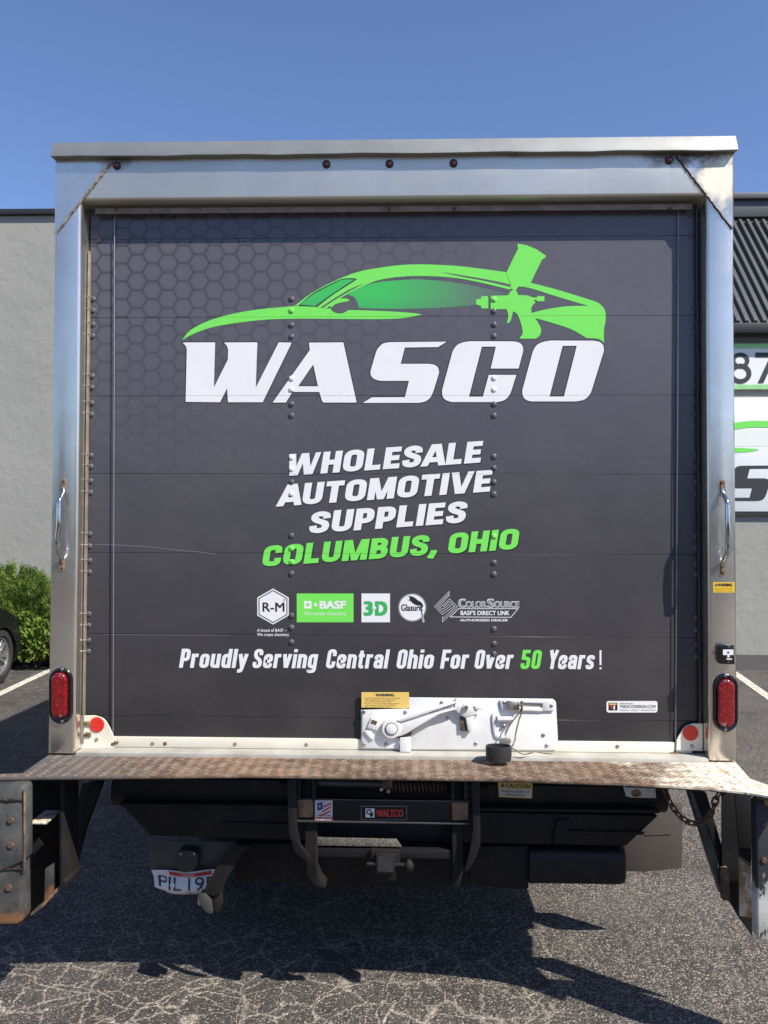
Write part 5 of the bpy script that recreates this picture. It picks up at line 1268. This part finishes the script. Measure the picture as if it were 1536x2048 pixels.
# ================================================================== PLANTS
def shrub(name, label, c, rx, ry, z0, z1, n, mat, kind, seed):
    R = random.Random(seed); t = thing(name, label, 'shrub', (c[0], c[1], 0), 'shrubs along the building wall')
    b = bmesh.new(); ph = [R.uniform(0, 6.28) for _ in range(6)]
    def rad(a, w):   # lumpy outline
        return 1 + .13*math.sin(3*a+ph[0]+w*3) + .10*math.sin(5*a+ph[1]-w*5) + .07*math.sin(9*a+ph[2]+w*9)
    for i in range(n):
        a = R.uniform(0, 2*PI); w = R.random()**.75; rr_ = (R.random()**.30)
        prof = (1-max(0, (w-.35)/.65)**2.2)**.5*(.82+.18*min(1, w*4))
        q = rad(a, w)*rr_*prof
        zz = z0 + (z1-z0)*w*(1+.10*math.sin(a*4+ph[3]) + .07*math.sin(a*7+ph[4]) - .10*(1-rr_))
        p = Vector((rx*q*math.cos(a), ry*q*math.sin(a), zz))
        out = Vector((math.cos(a)*.8, math.sin(a)*.8, .25+w)).normalized()
        if kind == 'feather':
            L = R.uniform(.06, .13); d = (out+Vector((R.uniform(-.5,.5), R.uniform(-.5,.5), R.uniform(-.35,.45)))).normalized(); s = d.orthogonal().normalized(); s.rotate(Matrix.Rotation(R.uniform(0, 6.28), 3, d))
            for k in range(5):
                q_ = p + d*L*k/5; sd2 = s*(1 if k % 2 else -1)
                e = q_ + (d*.7+sd2*.8+Vector((0,0,-.15))).normalized()*L*(.5-.06*k); w_ = (d-sd2*.5).normalized()*.0065
                b.faces.new([b.verts.new(x) for x in (q_-w_, e, q_+w_)])
            w_ = s*.004; b.faces.new([b.verts.new(x) for x in (p-w_, p+d*L, p+w_)])
        else:
            L = R.uniform(.05, .085); d = (out+Vector((R.uniform(-.8,.8), R.uniform(-.8,.8), R.uniform(-.5,.5)))).normalized(); s = d.orthogonal().normalized(); s.rotate(Matrix.Rotation(R.uniform(0, 6.28), 3, d)); n_ = d.cross(s)
            w_ = L*.28
            va = [b.verts.new(x) for x in (p, p+d*L*.5+s*w_+n_*.006, p+d*L, p+d*L*.5-s*w_+n_*.006)]; b.faces.new((va[0], va[1], va[2])); b.faces.new((va[0], va[2], va[3]))
    me = bpy.data.meshes.new('foliage'); b.to_mesh(me); b.free(); o = link('foliage', me, t, mat)
    for k in range(5):
        a = R.uniform(0, 6.28); q = Vector((math.cos(a)*rx*.5, math.sin(a)*ry*.5, z1*.8)); MB().tube([(0,0,0), q*.5+Vector((0,0,.05)), q], [.02,.014,.005], 5).build('stem', M['stem'], t)
    return t
ztp = at(40, 1128, 7.45).z*.86
shrub('evergreen_shrub', 'tall feathery bright green evergreen shrub against the grey wall', (-4.85, WY-.55, 0), .62, .45, .12, ztp, 9500, M['feather'], 'feather', 3)
shrub('evergreen_shrub', 'feathery evergreen shrub half hidden behind the left steel post', (-3.95, WY-.55, 0), .56, .42, .12, ztp-.10, 7500, M['feather'], 'feather', 5)
shrub('evergreen_shrub', 'feathery evergreen shrub at the photo edge behind the black car', (-5.85, WY-.55, 0), .62, .45, .12, ztp, 6500, M['feather'], 'feather', 8)
shrub('leafy_shrub', 'low broad leaved shrub in front of the feathery evergreens', (-4.45, WY-.85, 0), .75, .30, .10, .60, 5200, M['leaf'], 'leaf', 11)

# ================================================================== CAR
CY = 0.
car = thing('parked_car', 'black car with silver alloy wheel parked at the left edge', 'car', (-4.32, 6.05, 0)); car.rotation_euler = (0, 0, PI/2)
wx, ex = 0., .43
def cl(o): o.parent = car; return o
prof = [(ex, .30), (ex+.0, .45), (ex-.04, .60), (ex-.16, .72), (ex-.35, .80), (ex-1.0, .97), (ex-1.35, 1.02), (ex-1.9, 1.40), (ex-2.6, 1.47), (ex-3.4, 1.42), (ex-3.95, 1.05), (ex-4.25, .95), (ex-4.3, .5), (ex-4.25, .28)]
wr = .305
def arch(cx, r=.338, n=10): return [(cx-r*math.cos(PI*k/n), max(.24, wr-.03+r*math.sin(PI*k/n))) for k in range(n+1)]
prof[0] = (ex-.03, .30); low = prof + [(wx-2.75-.40, .24)] + arch(wx-2.75) + [(wx-2.75+.40, .24), (wx-.40, .22)] + arch(wx) + [(wx+.342, .24)]
rings = []
for dy, k_ in ((0, .955), (.06, 1.), (.2, 1.0), (1.6, 1.0), (1.74, 1.), (1.8, .955)):
    rings.append([(x if k_ == 1 else x*1, CY+dy, (z if z < .6 else .6+(z-.6)*k_) ) for x, z in low])
m = MB(); m.loft(rings); cl(m.build('body', M['carpaint'], smooth=True, sharp=25))
win = [(ex-1.45, 1.03), (ex-1.93, 1.34), (ex-2.6, 1.40), (ex-3.35, 1.36), (ex-3.7, 1.08)]
cl(MB().prism(win, CY-.004, CY+.004).build('window', M['glass']))
for x in (wx, wx-2.75):
    o = cl(MB().lathe([(wr*.66, -.0), (wr*.72, -.02), (wr*.94, -.01), (wr, .03), (wr, .18), (wr*.9, .21), (wr*.6, .2)], (x, CY+.03, wr), n=40, caps=False).build('tyre', M['tyre'], smooth=True, sharp=40))
    r_ = cl(MB().lathe([(wr*.68, .012), (wr*.68, .0), (wr*.63, -.003), (wr*.61, .02), (wr*.60, .12), (.001, .13)], (x, CY+.03, wr), n=40, caps=False).build('rim', M['alloy'], smooth=True, sharp=40))
    for k in range(10):
        a = 2*PI*k/10 + (.12 if k % 2 else -.12); d = Vector((math.cos(a), 0, math.sin(a))); s = Vector((-math.sin(a), 0, math.cos(a))); c0 = Vector((x, CY+.04, wr))
        mm = MB(); mm.loft([[c0+d*.03-s*.012, c0+d*.03+s*.012, c0+d*.03+s*.012+Vector((0,.03,0)), c0+d*.03-s*.012+Vector((0,.03,0))], [c0+d*.19-s*.017, c0+d*.19+s*.017, c0+d*.19+s*.017+Vector((0,.03,0)), c0+d*.19-s*.017+Vector((0,.03,0))]])
        cl(mm.build('spoke', M['alloy'], bevel=.003, seg=1))
    cl(MB().lathe([(.05, .02), (.048, 0), (.03, -.008), (.001, -.009)], (x, CY+.035, wr), n=20).build('hub_cap', M['alloy'], smooth=True))

# ================================================================== far side of the lot behind the camera (what the steel reflects)
R = random.Random(21); b = bmesh.new()
for i in range(9000):
    x = R.uniform(-45, 45); hmax = 3.4+.8*math.sin(x*.35)+.5*math.sin(x*.9+1); z = hmax*R.random()**.7; y = -22+R.uniform(-1.2, 1.2)
    p = Vector((x, y, z)); s = R.uniform(.25, .5); u = Vector((R.uniform(-1,1), R.uniform(-1,1), R.uniform(-1,1))).normalized(); v = u.orthogonal().normalized()
    b.faces.new([b.verts.new(q) for q in (p+u*s, p+v*s, p-u*s, p-v*s)])
me = bpy.data.meshes.new('far_hedgerow'); b.to_mesh(me); b.free(); o = link('far_hedgerow', me, None, M['darkleaf']); o['kind'] = 'stuff'; o['label'] = 'distant belt of green trees across the parking lot'; o['category'] = 'trees'
